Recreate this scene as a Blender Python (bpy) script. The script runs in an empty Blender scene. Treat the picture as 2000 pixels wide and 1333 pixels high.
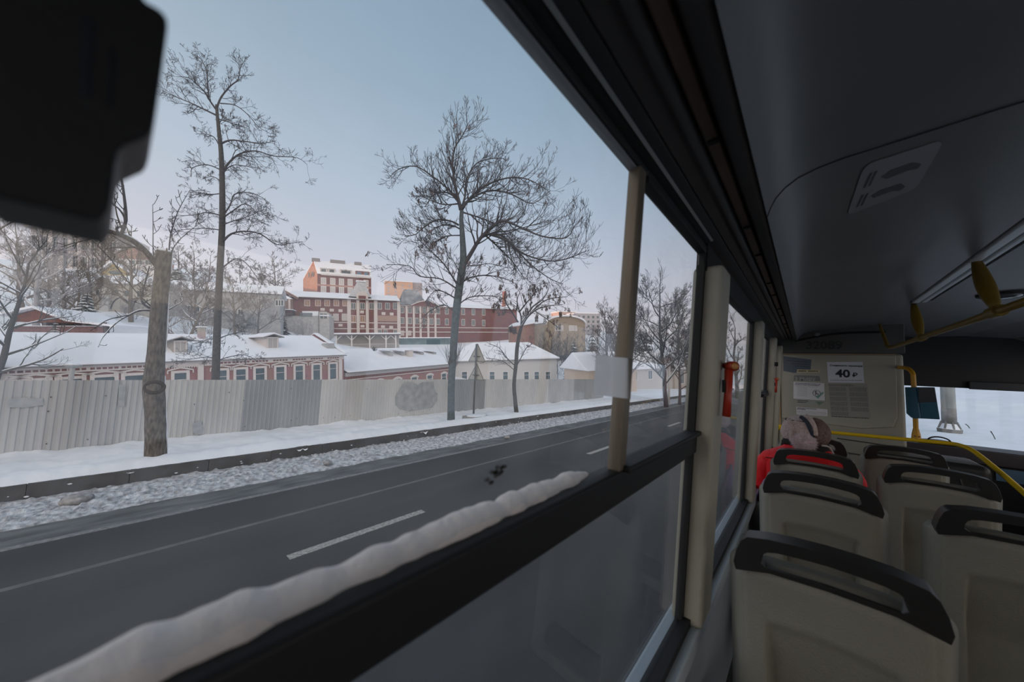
import bpy, bmesh, math, random
from mathutils import Vector, Matrix, noise
from math import sin, cos, pi, sqrt, atan2, radians, exp

sc = bpy.context.scene
COL = sc.collection
RND = random.Random(7)

# ------------------------------------------------------------------ camera
EYE = Vector((0, 0, 2.7))                    # camera height above the road
FPX = 2000 * 12 / 36.0
CX, CY = 1000.0, 666.5
_f = Vector((575, 73.5, FPX)); _py = 16.5
_p = Vector((-(FPX * FPX + 73.5 * _py) / 575, _py, FPX))
AY = _f.normalized(); AX = (-_p).normalized(); AZ = AX.cross(AY)
if AZ.y > 0: AZ = -AZ
RW = Matrix((AX, AY, AZ))                    # camera (x right, y down, z fwd) -> world
cam_d = bpy.data.cameras.new('camera'); cam = bpy.data.objects.new('camera', cam_d); COL.objects.link(cam)
cam_d.lens = 12; cam_d.sensor_width = 36; cam_d.clip_start = 0.02; cam_d.clip_end = 2000
cam_d.dof.use_dof = True; cam_d.dof.focus_distance = 14; cam_d.dof.aperture_fstop = 3.2
r_, d_, f_ = RW @ Vector((1, 0, 0)), RW @ Vector((0, 1, 0)), RW @ Vector((0, 0, 1))
cam.matrix_world = Matrix(((r_.x, -d_.x, -f_.x, EYE.x), (r_.y, -d_.y, -f_.y, EYE.y), (r_.z, -d_.z, -f_.z, EYE.z), (0, 0, 0, 1)))
sc.camera = cam

# ------------------------------------------------------------------ sky, sun, exposure
vs = sc.view_settings
sc.display_settings.display_device = 'sRGB'
vs.view_transform = 'Standard'; vs.look = 'None'; vs.gamma = 1; vs.use_curve_mapping = False
vs.exposure = 0.2
GLOW = 1.5
wd = bpy.data.worlds.new('winter_sky'); sc.world = wd; wd.use_nodes = True
nt = wd.node_tree; nt.nodes.clear()
def N(t, typ, **kw):
    n = t.nodes.new(typ)
    for k, v in kw.items(): setattr(n, k, v)
    return n
tc = N(nt, 'ShaderNodeTexCoord'); sx = N(nt, 'ShaderNodeSeparateXYZ')
nt.links.new(tc.outputs['Generated'], sx.inputs[0])
ramp = N(nt, 'ShaderNodeValToRGB'); e = ramp.color_ramp.elements
e[0].position = 0.0; e[0].color = (.77, .685, .69, 1); e[1].position = 1.0; e[1].color = (.20, .30, .43, 1)
for pos, c in ((.10, (.745, .685, .715, 1)), (.24, (.67, .655, .72, 1)), (.42, (.53, .59, .68, 1)), (.62, (.37, .465, .56, 1))):
    el = e.new(pos); el.color = c
nt.links.new(sx.outputs['Z'], ramp.inputs[0])
# the sky is a little deeper blue ahead of the bus than to its left
ma = N(nt, 'ShaderNodeMapRange'); ma.inputs[1].default_value = .0; ma.inputs[2].default_value = .9; ma.inputs[3].default_value = 0; ma.inputs[4].default_value = .55
nt.links.new(sx.outputs['Y'], ma.inputs[0])
mz = N(nt, 'ShaderNodeMath', operation='MULTIPLY'); nt.links.new(ma.outputs[0], mz.inputs[0])
mr2 = N(nt, 'ShaderNodeMapRange'); mr2.inputs[1].default_value = .02; mr2.inputs[2].default_value = .4
nt.links.new(sx.outputs['Z'], mr2.inputs[0]); nt.links.new(mr2.outputs[0], mz.inputs[1])
mx = N(nt, 'ShaderNodeMixRGB', blend_type='MULTIPLY'); nt.links.new(mz.outputs[0], mx.inputs[0]); nt.links.new(ramp.outputs[0], mx.inputs[1])
mx.inputs[2].default_value = (.68, .77, .87, 1)
# behind the bus and to its right, round the low sun, the sky is much brighter and warmer
dp = N(nt, 'ShaderNodeVectorMath', operation='DOT_PRODUCT'); dp.inputs[1].default_value = (.62, -.78, .05); nt.links.new(tc.outputs['Generated'], dp.inputs[0])
gm = N(nt, 'ShaderNodeMapRange', interpolation_type='SMOOTHSTEP'); gm.inputs[1].default_value = -.15; gm.inputs[2].default_value = .65; nt.links.new(dp.outputs['Value'], gm.inputs[0])
r2 = N(nt, 'ShaderNodeValToRGB'); e2 = r2.color_ramp.elements
e2[0].position = .0; e2[0].color = (1.0, .80, .66, 1); e2[1].position = 1.0; e2[1].color = (.55, .56, .58, 1)
el = e2.new(.35); el.color = (.90, .79, .72, 1)
nt.links.new(sx.outputs['Z'], r2.inputs[0])
gs = N(nt, 'ShaderNodeMixRGB', blend_type='MULTIPLY'); gs.inputs[0].default_value = 1; gs.inputs[2].default_value = (GLOW, GLOW, GLOW, 1); nt.links.new(r2.outputs[0], gs.inputs[1])
mxb = N(nt, 'ShaderNodeMixRGB'); nt.links.new(gm.outputs[0], mxb.inputs[0]); nt.links.new(mx.outputs[0], mxb.inputs[1]); nt.links.new(gs.outputs[0], mxb.inputs[2])
bg = N(nt, 'ShaderNodeBackground'); bg.inputs[1].default_value = 1.0; out = N(nt, 'ShaderNodeOutputWorld')
nt.links.new(mxb.outputs[0], bg.inputs[0]); nt.links.new(bg.outputs[0], out.inputs[0])
sun_d = bpy.data.lights.new('low_sun', 'SUN'); sun = bpy.data.objects.new('low_sun', sun_d); COL.objects.link(sun)
SUNV = Vector((-.42, -.9, .085)).normalized()
sun_d.energy = 2.2; sun_d.color = (1, .50, .26); sun_d.angle = radians(.6)
sun.rotation_euler = SUNV.to_track_quat('Z', 'Y').to_euler(); sun.location = (-20, -60, 30)

# ------------------------------------------------------------------ pixel rays (the photograph taken as 2000 x 1333)
def ray(px, py): return RW @ Vector((px - CX, py - CY, FPX))
def on_x(px, py, x): v = ray(px, py); return EYE + v * (x / v.x)
def on_y(px, py, y): v = ray(px, py); return EYE + v * (y / v.y)
def on_z(px, py, z): v = ray(px, py); return EYE + v * ((z - EYE.z) / v.z)
def at_dist(px, py, D): return EYE + ray(px, py).normalized() * D
def at_depth(px, py, c): return EYE + ray(px, py) * (c / FPX)
def depth(p): return (p - EYE).dot(f_)

# ------------------------------------------------------------------ materials
MATS = {}
def mat(name, col, rough=.6, var=0.0, vscale=6.0, bump=0.0, bscale=60.0, metal=0.0, spec=.4, col2=None, stretch=None, emit=None, sheen=0):
    if name in MATS: return MATS[name]
    m = bpy.data.materials.new(name); m.use_nodes = True; t = m.node_tree; b = t.nodes['Principled BSDF']
    b.inputs['Base Color'].default_value = (*col, 1); b.inputs['Roughness'].default_value = rough
    b.inputs['Metallic'].default_value = metal; b.inputs['Specular IOR Level'].default_value = spec
    if sheen: b.inputs['Sheen Weight'].default_value = sheen
    if emit: b.inputs['Emission Color'].default_value = (*emit[0], 1); b.inputs['Emission Strength'].default_value = emit[1]
    co = N(t, 'ShaderNodeTexCoord'); src = co.outputs['Object']
    if stretch:
        mp = N(t, 'ShaderNodeMapping'); mp.inputs['Scale'].default_value = stretch
        t.links.new(src, mp.inputs[0]); src = mp.outputs[0]
    if var > 0 or col2:
        n = N(t, 'ShaderNodeTexNoise'); n.inputs['Scale'].default_value = vscale; n.inputs['Detail'].default_value = 4
        t.links.new(src, n.inputs['Vector'])
        r = N(t, 'ShaderNodeValToRGB'); r.color_ramp.elements[0].position = .35; r.color_ramp.elements[1].position = .68
        c2 = col2 if col2 else tuple(min(1, c * (1 + var)) for c in col); c1 = col if col2 else tuple(c * (1 - var) for c in col)
        r.color_ramp.elements[0].color = (*c1, 1); r.color_ramp.elements[1].color = (*c2, 1)
        t.links.new(n.outputs['Fac'], r.inputs[0]); t.links.new(r.outputs[0], b.inputs['Base Color'])
    if bump > 0:
        n2 = N(t, 'ShaderNodeTexNoise'); n2.inputs['Scale'].default_value = bscale; n2.inputs['Detail'].default_value = 3
        t.links.new(src, n2.inputs['Vector'])
        bp = N(t, 'ShaderNodeBump'); bp.inputs['Strength'].default_value = bump; bp.inputs['Distance'].default_value = .02
        t.links.new(n2.outputs['Fac'], bp.inputs['Height']); t.links.new(bp.outputs[0], b.inputs['Normal'])
    MATS[name] = m; return m

def brick_mat(name, c1, c2, mortar, scale=1.0):
    if name in MATS: return MATS[name]
    m = bpy.data.materials.new(name); m.use_nodes = True; t = m.node_tree; b = t.nodes['Principled BSDF']
    co = N(t, 'ShaderNodeTexCoord'); mp = N(t, 'ShaderNodeMapping'); mp.inputs['Rotation'].default_value = (radians(90), 0, 0)
    t.links.new(co.outputs['Object'], mp.inputs[0])
    br = N(t, 'ShaderNodeTexBrick'); br.inputs['Scale'].default_value = scale * 4
    br.inputs['Color1'].default_value = (*c1, 1); br.inputs['Color2'].default_value = (*c2, 1); br.inputs['Mortar'].default_value = (*mortar, 1)
    br.inputs['Mortar Size'].default_value = .015
    t.links.new(mp.outputs[0], br.inputs['Vector'])
    n = N(t, 'ShaderNodeTexNoise'); n.inputs['Scale'].default_value = .9; t.links.new(co.outputs['Object'], n.inputs['Vector'])
    mm = N(t, 'ShaderNodeMixRGB', blend_type='MULTIPLY'); mm.inputs[0].default_value = .5
    t.links.new(br.outputs[0], mm.inputs[1]); t.links.new(n.outputs['Color'], mm.inputs[2])
    hs = N(t, 'ShaderNodeHueSaturation'); hs.inputs['Value'].default_value = 1.35; hs.inputs['Saturation'].default_value = .9
    t.links.new(mm.outputs[0], hs.inputs['Color']); t.links.new(hs.outputs[0], b.inputs['Base Color'])
    b.inputs['Roughness'].default_value = .85; MATS[name] = m; return m

def glass_mat(name, refl=.05, grazing=.5, haze=.04, tint=(.95, .97, .98), hazecol=(.75, .74, .72)):
    if name in MATS: return MATS[name]
    m = bpy.data.materials.new(name); m.use_nodes = True; t = m.node_tree; t.nodes.clear()
    o = N(t, 'ShaderNodeOutputMaterial'); tr = N(t, 'ShaderNodeBsdfTransparent'); tr.inputs[0].default_value = (*tint, 1)
    gl = N(t, 'ShaderNodeBsdfGlossy'); gl.inputs['Roughness'].default_value = .02; gl.inputs[0].default_value = (.95, .97, 1, 1)
    lw = N(t, 'ShaderNodeLayerWeight'); lw.inputs[0].default_value = .5
    pw = N(t, 'ShaderNodeMath', operation='POWER'); pw.inputs[1].default_value = 4.0; t.links.new(lw.outputs['Facing'], pw.inputs[0])
    ma_ = N(t, 'ShaderNodeMath', operation='MULTIPLY_ADD'); ma_.inputs[1].default_value = grazing; ma_.inputs[2].default_value = refl
    t.links.new(pw.outputs[0], ma_.inputs[0])
    df = N(t, 'ShaderNodeBsdfTranslucent'); df.inputs[0].default_value = (*hazecol, 1)
    df2 = N(t, 'ShaderNodeBsdfDiffuse'); df2.inputs[0].default_value = (*hazecol, 1)
    mdf = N(t, 'ShaderNodeMixShader'); mdf.inputs[0].default_value = .35; t.links.new(df.outputs[0], mdf.inputs[1]); t.links.new(df2.outputs[0], mdf.inputs[2])
    co = N(t, 'ShaderNodeTexCoord'); n = N(t, 'ShaderNodeTexNoise'); n.inputs['Scale'].default_value = 9; n.inputs['Detail'].default_value = 6
    t.links.new(co.outputs['Object'], n.inputs['Vector'])
    mr = N(t, 'ShaderNodeMapRange'); mr.inputs[1].default_value = .35; mr.inputs[2].default_value = .7; mr.inputs[3].default_value = haze * .5; mr.inputs[4].default_value = haze * 1.5
    t.links.new(n.outputs['Fac'], mr.inputs[0])
    m1 = N(t, 'ShaderNodeMixShader'); t.links.new(mr.outputs[0], m1.inputs[0]); t.links.new(tr.outputs[0], m1.inputs[1]); t.links.new(mdf.outputs[0], m1.inputs[2])
    m2 = N(t, 'ShaderNodeMixShader'); t.links.new(ma_.outputs[0], m2.inputs[0]); t.links.new(m1.outputs[0], m2.inputs[1]); t.links.new(gl.outputs[0], m2.inputs[2])
    t.links.new(m2.outputs[0], o.inputs[0]); MATS[name] = m; return m

# ------------------------------------------------------------------ mesh builder
class MB:
    def __init__(s): s.v = []; s.f = []; s.mi = []; s.cur = 0
    def add(s, vs, fs):
        o = len(s.v); s.v += [tuple(v) for v in vs]; s.f += [tuple(i + o for i in f) for f in fs]; s.mi += [s.cur] * len(fs); return s
    def box(s, x0, x1, y0, y1, z0, z1):
        return s.add([(x0, y0, z0), (x1, y0, z0), (x1, y1, z0), (x0, y1, z0), (x0, y0, z1), (x1, y0, z1), (x1, y1, z1), (x0, y1, z1)],
                     [(3, 2, 1, 0), (4, 5, 6, 7), (0, 1, 5, 4), (1, 2, 6, 5), (2, 3, 7, 6), (3, 0, 4, 7)])
    def bar(s, a, b, w, h, up=(0, 0, 1)):
        a = Vector(a); b = Vector(b); d = (b - a).normalized(); u = Vector(up); r = d.cross(u)
        if r.length < 1e-4: r = d.cross(Vector((1, 0, 0)))
        r.normalize(); u = r.cross(d).normalized(); vs = []
        for p in (a, b):
            for i, j in ((-1, -1), (1, -1), (1, 1), (-1, 1)): vs.append(p + r * (i * w / 2) + u * (j * h / 2))
        return s.add(vs, [(0, 1, 2, 3), (7, 6, 5, 4), (0, 4, 5, 1), (1, 5, 6, 2), (2, 6, 7, 3), (3, 7, 4, 0)])
    def tube(s, pts, rad, n=8, cap=True):
        pts = [Vector(p) for p in pts]
        if not hasattr(rad, '__len__'): rad = [rad] * len(pts)
        vs = []; ref = None
        for i, p in enumerate(pts):
            d = (pts[min(i + 1, len(pts) - 1)] - pts[max(i - 1, 0)])
            d = d.normalized() if d.length > 1e-9 else Vector((0, 0, 1))
            if ref is None: ref = d.orthogonal().normalized()
            ref = ref - d * ref.dot(d); ref = ref.normalized() if ref.length > 1e-6 else d.orthogonal().normalized()
            b = d.cross(ref)
            for k in range(n):
                a = 2 * pi * k / n; vs.append(p + (ref * cos(a) + b * sin(a)) * rad[i])
        fs = []
        for i in range(len(pts) - 1):
            for k in range(n): fs.append((i * n + k, i * n + (k + 1) % n, (i + 1) * n + (k + 1) % n, (i + 1) * n + k))
        if cap: fs.append(tuple(range(n - 1, -1, -1))); fs.append(tuple(range((len(pts) - 1) * n, len(pts) * n)))
        return s.add(vs, fs)
    def prism(s, poly, ext):
        ext = Vector(ext); p = [Vector(q) for q in poly]; n = len(p)
        nn = Vector((0, 0, 0))
        for i in range(n): nn += p[i].cross(p[(i + 1) % n])
        if nn.dot(ext) > 0: p.reverse()
        fs = [tuple(range(n)), tuple(range(2 * n - 1, n - 1, -1))]
        for i in range(n): fs.append(((i + 1) % n, i, i + n, (i + 1) % n + n))
        return s.add(p + [q + ext for q in p], fs)
    def quad(s, a, b, c, d): return s.add([a, b, c, d], [(0, 1, 2, 3)])
    def grid(s, fn, nu, nv, closed_u=False):
        vs = [fn(i / nu, j / nv) for j in range(nv + 1) for i in range(nu + (0 if closed_u else 1))]
        w = nu if closed_u else nu + 1; fs = []
        for j in range(nv):
            for i in range(nu):
                i2 = (i + 1) % w; fs.append((j * w + i, j * w + i2, (j + 1) * w + i2, (j + 1) * w + i))
        return s.add(vs, fs)
    def ball(s, c, r, nu=16, nv=10, fn=None):
        c = Vector(c); r = Vector(r) if hasattr(r, '__len__') else Vector((r, r, r))
        def g(u, v):
            a = 2 * pi * u; b = pi * (v - .5); d = Vector((cos(b) * cos(a), cos(b) * sin(a), sin(b)))
            k = fn(d) if fn else 1
            return c + Vector((d.x * r.x, d.y * r.y, d.z * r.z)) * k
        return s.grid(g, nu, nv, True)
    def build(s, name, mats, parent=None, smooth=False, bevel=0, seg=2, subsurf=0, merge=False):
        me = bpy.data.meshes.new(name); me.from_pydata(s.v, [], s.f)
        if not isinstance(mats, (list, tuple)): mats = [mats]
        for m in mats: me.materials.append(m)
        if len(mats) > 1: me.polygons.foreach_set('material_index', s.mi)
        if merge:
            b = bmesh.new(); b.from_mesh(me); bmesh.ops.remove_doubles(b, verts=b.verts, dist=1e-5); bmesh.ops.recalc_face_normals(b, faces=b.faces); b.to_mesh(me); b.free()
        if smooth: me.polygons.foreach_set('use_smooth', [True] * len(me.polygons))
        me.update()
        o = bpy.data.objects.new(name, me); COL.objects.link(o)
        if parent: o.parent = parent
        if bevel:
            md = o.modifiers.new('bevel', 'BEVEL'); md.width = bevel; md.segments = seg; md.limit_method = 'ANGLE'; md.angle_limit = radians(35)
            me.polygons.foreach_set('use_smooth', [True] * len(me.polygons))
            md2 = o.modifiers.new('wn', 'WEIGHTED_NORMAL'); md2.keep_sharp = True
        if subsurf:
            md = o.modifiers.new('sub', 'SUBSURF'); md.levels = subsurf; md.render_levels = subsurf
        return o

def tag(o, label=None, cat=None, group=None, kind=None):
    if label: o['label'] = label
    if cat: o['category'] = cat
    if group: o['group'] = group
    if kind: o['kind'] = kind
    return o
def empty(name, loc=(0, 0, 0), mtx=None):
    o = bpy.data.objects.new(name, None); COL.objects.link(o); o.empty_display_size = .2
    if mtx is not None: o.matrix_world = mtx
    else: o.location = loc
    return o
def thing(name, label, cat, loc=(0, 0, 0), group=None, mtx=None): return tag(empty(name, loc, mtx), label, cat, group)
def struct(name, o): o['kind'] = 'structure'; return o
def copy_tree(o, parent=None):
    c = o.copy(); COL.objects.link(c)
    if parent: c.parent = parent
    for ch in list(o.children): copy_tree(ch, c)
    return c
def text(name, body, size, m, parent, loc, rot, bold=0.0, align='LEFT', ext=.0008):
    cu = bpy.data.curves.new(name, 'FONT'); cu.body = body; cu.size = size; cu.align_x = align; cu.extrude = ext; cu.offset = bold; cu.resolution_u = 3
    tmp = bpy.data.objects.new(name + '_c', cu); COL.objects.link(tmp)
    dg = bpy.context.evaluated_depsgraph_get(); me = bpy.data.meshes.new_from_object(tmp.evaluated_get(dg))
    bpy.data.objects.remove(tmp); me.materials.clear(); me.materials.append(m)
    o = bpy.data.objects.new(name, me); COL.objects.link(o); o.parent = parent; o.location = loc; o.rotation_euler = rot
    return o
def B(x, y, z): return Vector((x, y, z + EYE.z))      # bus coordinates: measured from the eye

def nz(x, y=0, z=0): return noise.noise(Vector((x, y, z)))

SNOW = mat('snow', (.84, .86, .90), .75, var=.04, vscale=1.2, bump=.5, bscale=9, spec=.2)
SNOWROOF = mat('roof_snow', (.86, .87, .91), .8, var=.03, vscale=.8, bump=.25, bscale=3, spec=.15)
WHITE = mat('white_paint', (.72, .69, .68), .7, var=.06)
BARK = mat('bark', (.085, .078, .075), .9, var=.3, vscale=14, bump=.8, bscale=40)
TWIG = mat('twig', (.060, .055, .062), .9)
BARKL = mat('poplar_bark', (.19, .165, .14), .9, col2=(.07, .06, .05), vscale=22, bump=1.0, bscale=34, stretch=(1, 1, .35))
PANE = mat('dark_pane', (.10, .135, .155), .12, spec=.6, var=.3, vscale=.7)

# ================================================================== OUTDOORS: ground, road, kerb
asph = mat('asphalt', (.050, .053, .056), .82, var=.26, vscale=.7, bump=.35, bscale=120, stretch=(1, .25, 1))
mb = MB(); mb.grid(lambda u, v: (-10.3 + u * 13.6, -70 + v * 400, 0), 4, 40)
struct('road', mb.build('road', asph))
paint = mat('road_paint', (.36, .35, .33), .8, var=.35, vscale=25)
worn = mat('worn_paint', (.26, .265, .265), .8, col2=(.13, .135, .14), vscale=18)
# edge line and the wheel-worn lines beside it
def strip(name, x, w, y0, y1, m, z=.004):
    b = MB(); b.box(x - w / 2, x + w / 2, y0, y1, 0, z); return b.build(name, m)
tag(strip('edge_line', -8.07, .12, -40, 140, worn), 'worn pale edge line along the far side of the asphalt road', 'road marking')
tag(strip('lane_line', -6.75, .09, -40, 140, mat('ghost_line', (.15, .155, .155), .8, col2=(.10, .105, .11), vscale=6)), 'faint half-erased line in the middle of the far lane', 'road marking')
for i in range(8):
    y = 1.75 + 8.38 * i
    if i < 6: tag(strip('lane_dash', -5.33, .14, y, y + 2.15, paint, .005), ['nearest pale dash of the lane marking, left of the window rail', 'pale dash of the lane marking just left of the window mullion', 'third pale dash of the lane marking, seen right of the mullion', 'fourth pale dash of the lane marking beyond the mullion', 'fifth pale dash of the lane marking, far along the road', 'farthest pale dash of the lane marking'][i], 'road marking', 'white dashes between the lanes')
o = strip('gutter_stain', -8.52, .78, -30, 120, mat('salt_stain', (.075, .08, .085), .85, col2=(.17, .175, .18), vscale=3.2, stretch=(1.6, .45, 1)), .002); o.name = 'gutter_stain'; struct('road', o)
# slush in the gutter
slush = mat('slush', (.66, .68, .72), .85, col2=(.24, .24, .25), vscale=10, bump=1.0, bscale=34)
def slushfn(u, v):
    y = -4 + v * 34; e = .12 * nz(y * .7, 3) + .06 * nz(y * 2.7, 9) + .03 * nz(y * 9, 4); x = -8.86 - e - u * (1.5 - e)
    k = sin(pi * min(1, u * 1.15)) ** .6 if u < .87 else .7
    l1 = max(0, nz(x * 4, y * 4, 4)) + max(0, nz(x * 9, y * 9, 7)) * .7; l2 = max(0, nz(x * 17, y * 17, 2))
    h = k * (.035 + .05 * abs(nz(x * 2.0, y * 2.0, 1)) + .085 * l1 + .045 * l2)
    if u == 0: h = -.01
    return (x, y, h + .004)
mb = MB(); mb.grid(slushfn, 46, 1300)
def slushfar(u, v):
    y = 30 + v * 50; x = -8.86 - u * 1.5; return (x, y, .004 if u == 0 else .05 + .08 * abs(nz(x * 2, y * 2, 1)))
mb.grid(slushfar, 8, 120)
tag(mb.build('gutter_slush', slush, smooth=False), 'lumpy dirty snow piled in the gutter below the dark kerb', 'snow', kind='stuff')
rockm = mat('slush_lump', (.33, .32, .32), .9, var=.3, vscale=12, bump=.8, bscale=20)
lump_lbl = ['brown frozen lump in the gutter left of the thick cut trunk', 'small brown frozen lump lying in the gutter slush right of the cut trunk', 'small dark frozen clod in the gutter slush near the sign']
for i, (px, py, r) in enumerate(((150, 978, .13), (640, 905, .07), (990, 855, .08))):
    p = on_z(px, py, .1); b = MB(); b.ball((0, 0, 0), (r * 1.3, r * 1.5, r * .75), 12, 8, lambda d, i=i: 1 + .35 * nz(d.x * 2 + i * 5, d.y * 2, d.z * 2))
    o = b.build('frozen_lump', rockm, smooth=True); o.location = (p.x, p.y, .11); tag(o, lump_lbl[i], 'ice lump', 'frozen lumps in the gutter')
# kerb
kerbm = mat('kerb_stone', (.060, .057, .058), .85, col2=(.12, .12, .125), vscale=1.8, bump=.6, bscale=14)
mb = MB()
for i in range(75):
    y = -14 + i * 1.2; dz = .008 * nz(i * 3.1); mb.box(-10.56, -10.30 - .008 * nz(i * 1.7), y, y + 1.195, -.1, .30 + dz)
struct('kerb', mb.build('kerb', kerbm, bevel=.006, seg=1))
mb = MB(); rng = random.Random(17)
for i in range(70):
    y = rng.uniform(-3, 24); r = rng.uniform(.006, .022); mb.ball((-10.297, y, .01 + .25 * rng.random() ** 1.6), (.012, r * 1.5, r * .7), 8, 5, lambda d, i=i: 1 + .5 * nz(d.y * 2, d.z * 2, i))
tag(mb.build('kerb_snow', SNOW, smooth=True), 'small flecks of snow clinging to the face of the dark kerb', 'snow', kind='stuff')
# snowy pavement between kerb and fence
def walk(u, v, ya=-14, yl=90):
    y = ya + v * yl; x = -10.45 - u * 2.5; j = .5 * nz(y * 1.3, 5) + .35 * nz(y * 4.1, 8) + .25 * nz(y * 11, 3)
    if u == 0: return (-10.335 + .05 * j + .16 * max(0, j - .08), y, .295 + .02 * j - .34 * max(0, j - .12))
    h = .34 + .05 * nz(x * 1.5, y * .9) + .025 * nz(x * 5, y * 5) + .10 * exp(-((u - .12) / .12) ** 2) - .08 * exp(-((u - .45) / .13) ** 2) * (1 + .5 * nz(y * 2, x * 3)) + .12 * max(0, u - .72) * 3 * (.7 + .6 * nz(y * .8, 7) + .4 * nz(y * 4, 2))
    return (x + (.05 * j if u < .1 else 0), y, h)
mb = MB(); mb.grid(lambda u, v: walk(u, v, -4, 30), 44, 560); mb.grid(lambda u, v: walk(u, v, 26, 50), 20, 160); mb.grid(lambda u, v: walk(u, v, -14, 10), 12, 40)
struct('sidewalk', mb.build('sidewalk', SNOW, smooth=True))
# land behind the fence, rising to a hill on the left
LR = [24, 46, 56, 70, 84, 98, 112, 140, 182, 260, 400]
LT = [(0, (860, 700, 654, 625, 606, 580, 552, 519, 510, 508, 506)), (250, (860, 705, 660, 630, 609, 560, 532, 519, 512, 510, 510)), (400, (860, 712, 668, 650, 645, 628, 590, 542, 525, 530, 535)),
      (540, (860, 722, 676, 670, 664, 657, 634, 592, 590, 592, 594)), (700, (860, 745, 696, 686, 684, 682, 668, 636, 614, 612, 612)), (850, (860, 762, 712, 692, 687, 683, 675, 652, 632, 617, 610)),
      (1000, (850, 775, 752, 717, 697, 687, 677, 652, 642, 632, 625)), (1150, (830, 762, 752, 737, 717, 702, 692, 677, 662, 652, 642)), (1300, (820, 775, 762, 747, 727, 712, 702, 692, 682, 672, 662)), (1450, (810, 775, 765, 752, 737, 722, 712, 702, 692, 682, 672))]
def interp(t, x):
    if x <= t[0][0]: return t[0][1]
    for (a, va), (b, vb) in zip(t, t[1:]):
        if x <= b: return va + (vb - va) * (x - a) / (b - a)
    return t[-1][1]
LZ = []                              # ground height by compass direction and distance
for px, ys in LT:
    v0 = ray(px, 700); az = math.degrees(atan2(-v0.x, v0.y)); LZ.append((az, [(r, EYE.z + r * ray(px, y).z / math.hypot(ray(px, y).x, ray(px, y).y)) for r, y in zip(LR, ys)]))
LZ.sort(key=lambda q: q[0])
def land(x, y):
    r = math.hypot(x, y); az = math.degrees(atan2(-x, y))
    return interp([(a, interp(t, r)) for a, t in LZ], abs(az))
def landz(x, y):
    t = max(0, min(1, (-13.2 - x) / 5)); return (1 - t) * .25 + t * land(x, y) + (.15 * nz(x * .11, y * .11) if x < -50 else 0) * t
mb = MB()
XS = [-13.0, -14, -16, -19, -24, -30, -37, -44, -52, -60, -70, -82, -95, -110, -125, -140, -160, -180, -210, -250, -320, -420]
def landfn(u, v): x = XS[int(round(u * (len(XS) - 1)))]; y = -90 + v * 480; return (x, y, landz(x, y))
mb.grid(landfn, len(XS) - 1, 120)
struct('terrain', mb.build('terrain', SNOW, smooth=True))
# invented hill, out of view, added to shade all but the highest gables
def ridge(u, v):
    a = Vector((-330, -90)); b = Vector((40, -190)); c = a.lerp(b, u); n_ = Vector((-.45, -.9)).normalized()
    p = c + n_ * ((v - .5) * 90); h = (56 - 22 * u) * sin(pi * v) ** .7 + 3 * nz(u * 9, v * 3)
    return (p.x, p.y, max(-2, h - 2))
mb = MB(); mb.grid(ridge, 40, 10)
struct('hillside', mb.build('hillside', SNOW, smooth=True))
# snow bank to the right of the road ahead
def sm(t): t = max(0, min(1, t)); return t * t * (3 - 2 * t)
def bank(u, v):
    y = -30 + v * 170; x = 3.25 + (u ** 1.6) * 70
    h = .05 + .45 * sm((x - 3.25) / 1.2) + .02 * (x - 3.25) + sm((x - 3.4) / 3) * max(0, y - 27) * .13 + sm((x - 4.5) / 8) * sm((y - 14) / 10) * (x - 4.5) * .10
    h += .05 * nz(x * .8, y * .8) + .02 * nz(x * 3, y * 3)
    return (x, y, h)
mb = MB(); mb.grid(bank, 60, 170)
struct('snow_bank', mb.build('snow_bank', SNOW, smooth=True))

# ------------------------------------------------------------------ corrugated fence
FX = -12.85; FTOP = 1.95
fence = thing('corrugated_fence', 'long grey corrugated metal fence along the snowy pavement', 'fence', (FX, 0, 0))
fcols = {'a': (.45, .45, .45), 'b': (.40, .405, .41), 'c': (.49, .485, .47), 'd': (.30, .315, .32), 'e': (.53, .52, .505)}
fm = {}
for k, c in fcols.items():
    m = mat('fence_metal_' + k, c, .55, var=.10, vscale=1.3, stretch=(1, 1, .35), spec=.35); fm[k] = m
def panel(y0, y1, key, z0=.15, z1=FTOP, slant=0):
    w = .115; n = max(1, int(round((y1 - y0) / w))); pts = []
    for i in range(n):
        s_ = (y1 - y0) / n; y = y0 + i * s_
        pts += [(0, y), (0, y + s_ * .42), (-.022, y + s_ * .55), (-.022, y + s_ * .87)]
    pts.append((0, y1))
    vs = [];
    for x, y in pts: vs += [(x, y, z0), (x, y, z1)]
    for x, y in pts: vs += [(x - .003, y, z0), (x - .003, y, z1)]
    fs = []; L = len(pts) * 2
    for i in range(len(pts) - 1):
        a = 2 * i; fs += [(a, a + 2, a + 3, a + 1), (L + a + 1, L + a + 3, L + a + 2, L + a), (a + 1, a + 3, L + a + 3, L + a + 1)]
    b = MB(); b.add(vs, fs); return b.build('panel', fm[key], fence)
bounds = [-16, -12.5, -9, -5.6, -3.4, -1.2]
def fy(px): return on_x(px, 790, FX).y
seq = [(-15, -9, 'b'), (-9, -4, 'a'), (-4, -1.4, 'a'), (-1.4, fy(135), 'a'), (fy(135), fy(235), 'b'), (fy(235), fy(285), 'a'), (fy(285), fy(400), 'c'), (fy(400), fy(474), 'c'), (fy(474), fy(625), 'd'), (fy(625), fy(690), 'e'), (fy(690), fy(770), 'c'), (fy(770), fy(884), 'c'), (fy(884), fy(946), 'd'), (fy(946), fy(1000), 'e'), (fy(1000), fy(1070), 'e'), (fy(1070), fy(1120), 'b'), (fy(1120), fy(1178), 'd')]
for a, b, k in seq: panel(a, b, k)
mb = MB()
for zz in (.55, 1.6): mb.box(-.075, -.03, -15, fy(1178), zz - .02, zz + .02)
mb.build('rail', mat('fence_rail', (.2, .2, .2), .6), fence)
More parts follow.
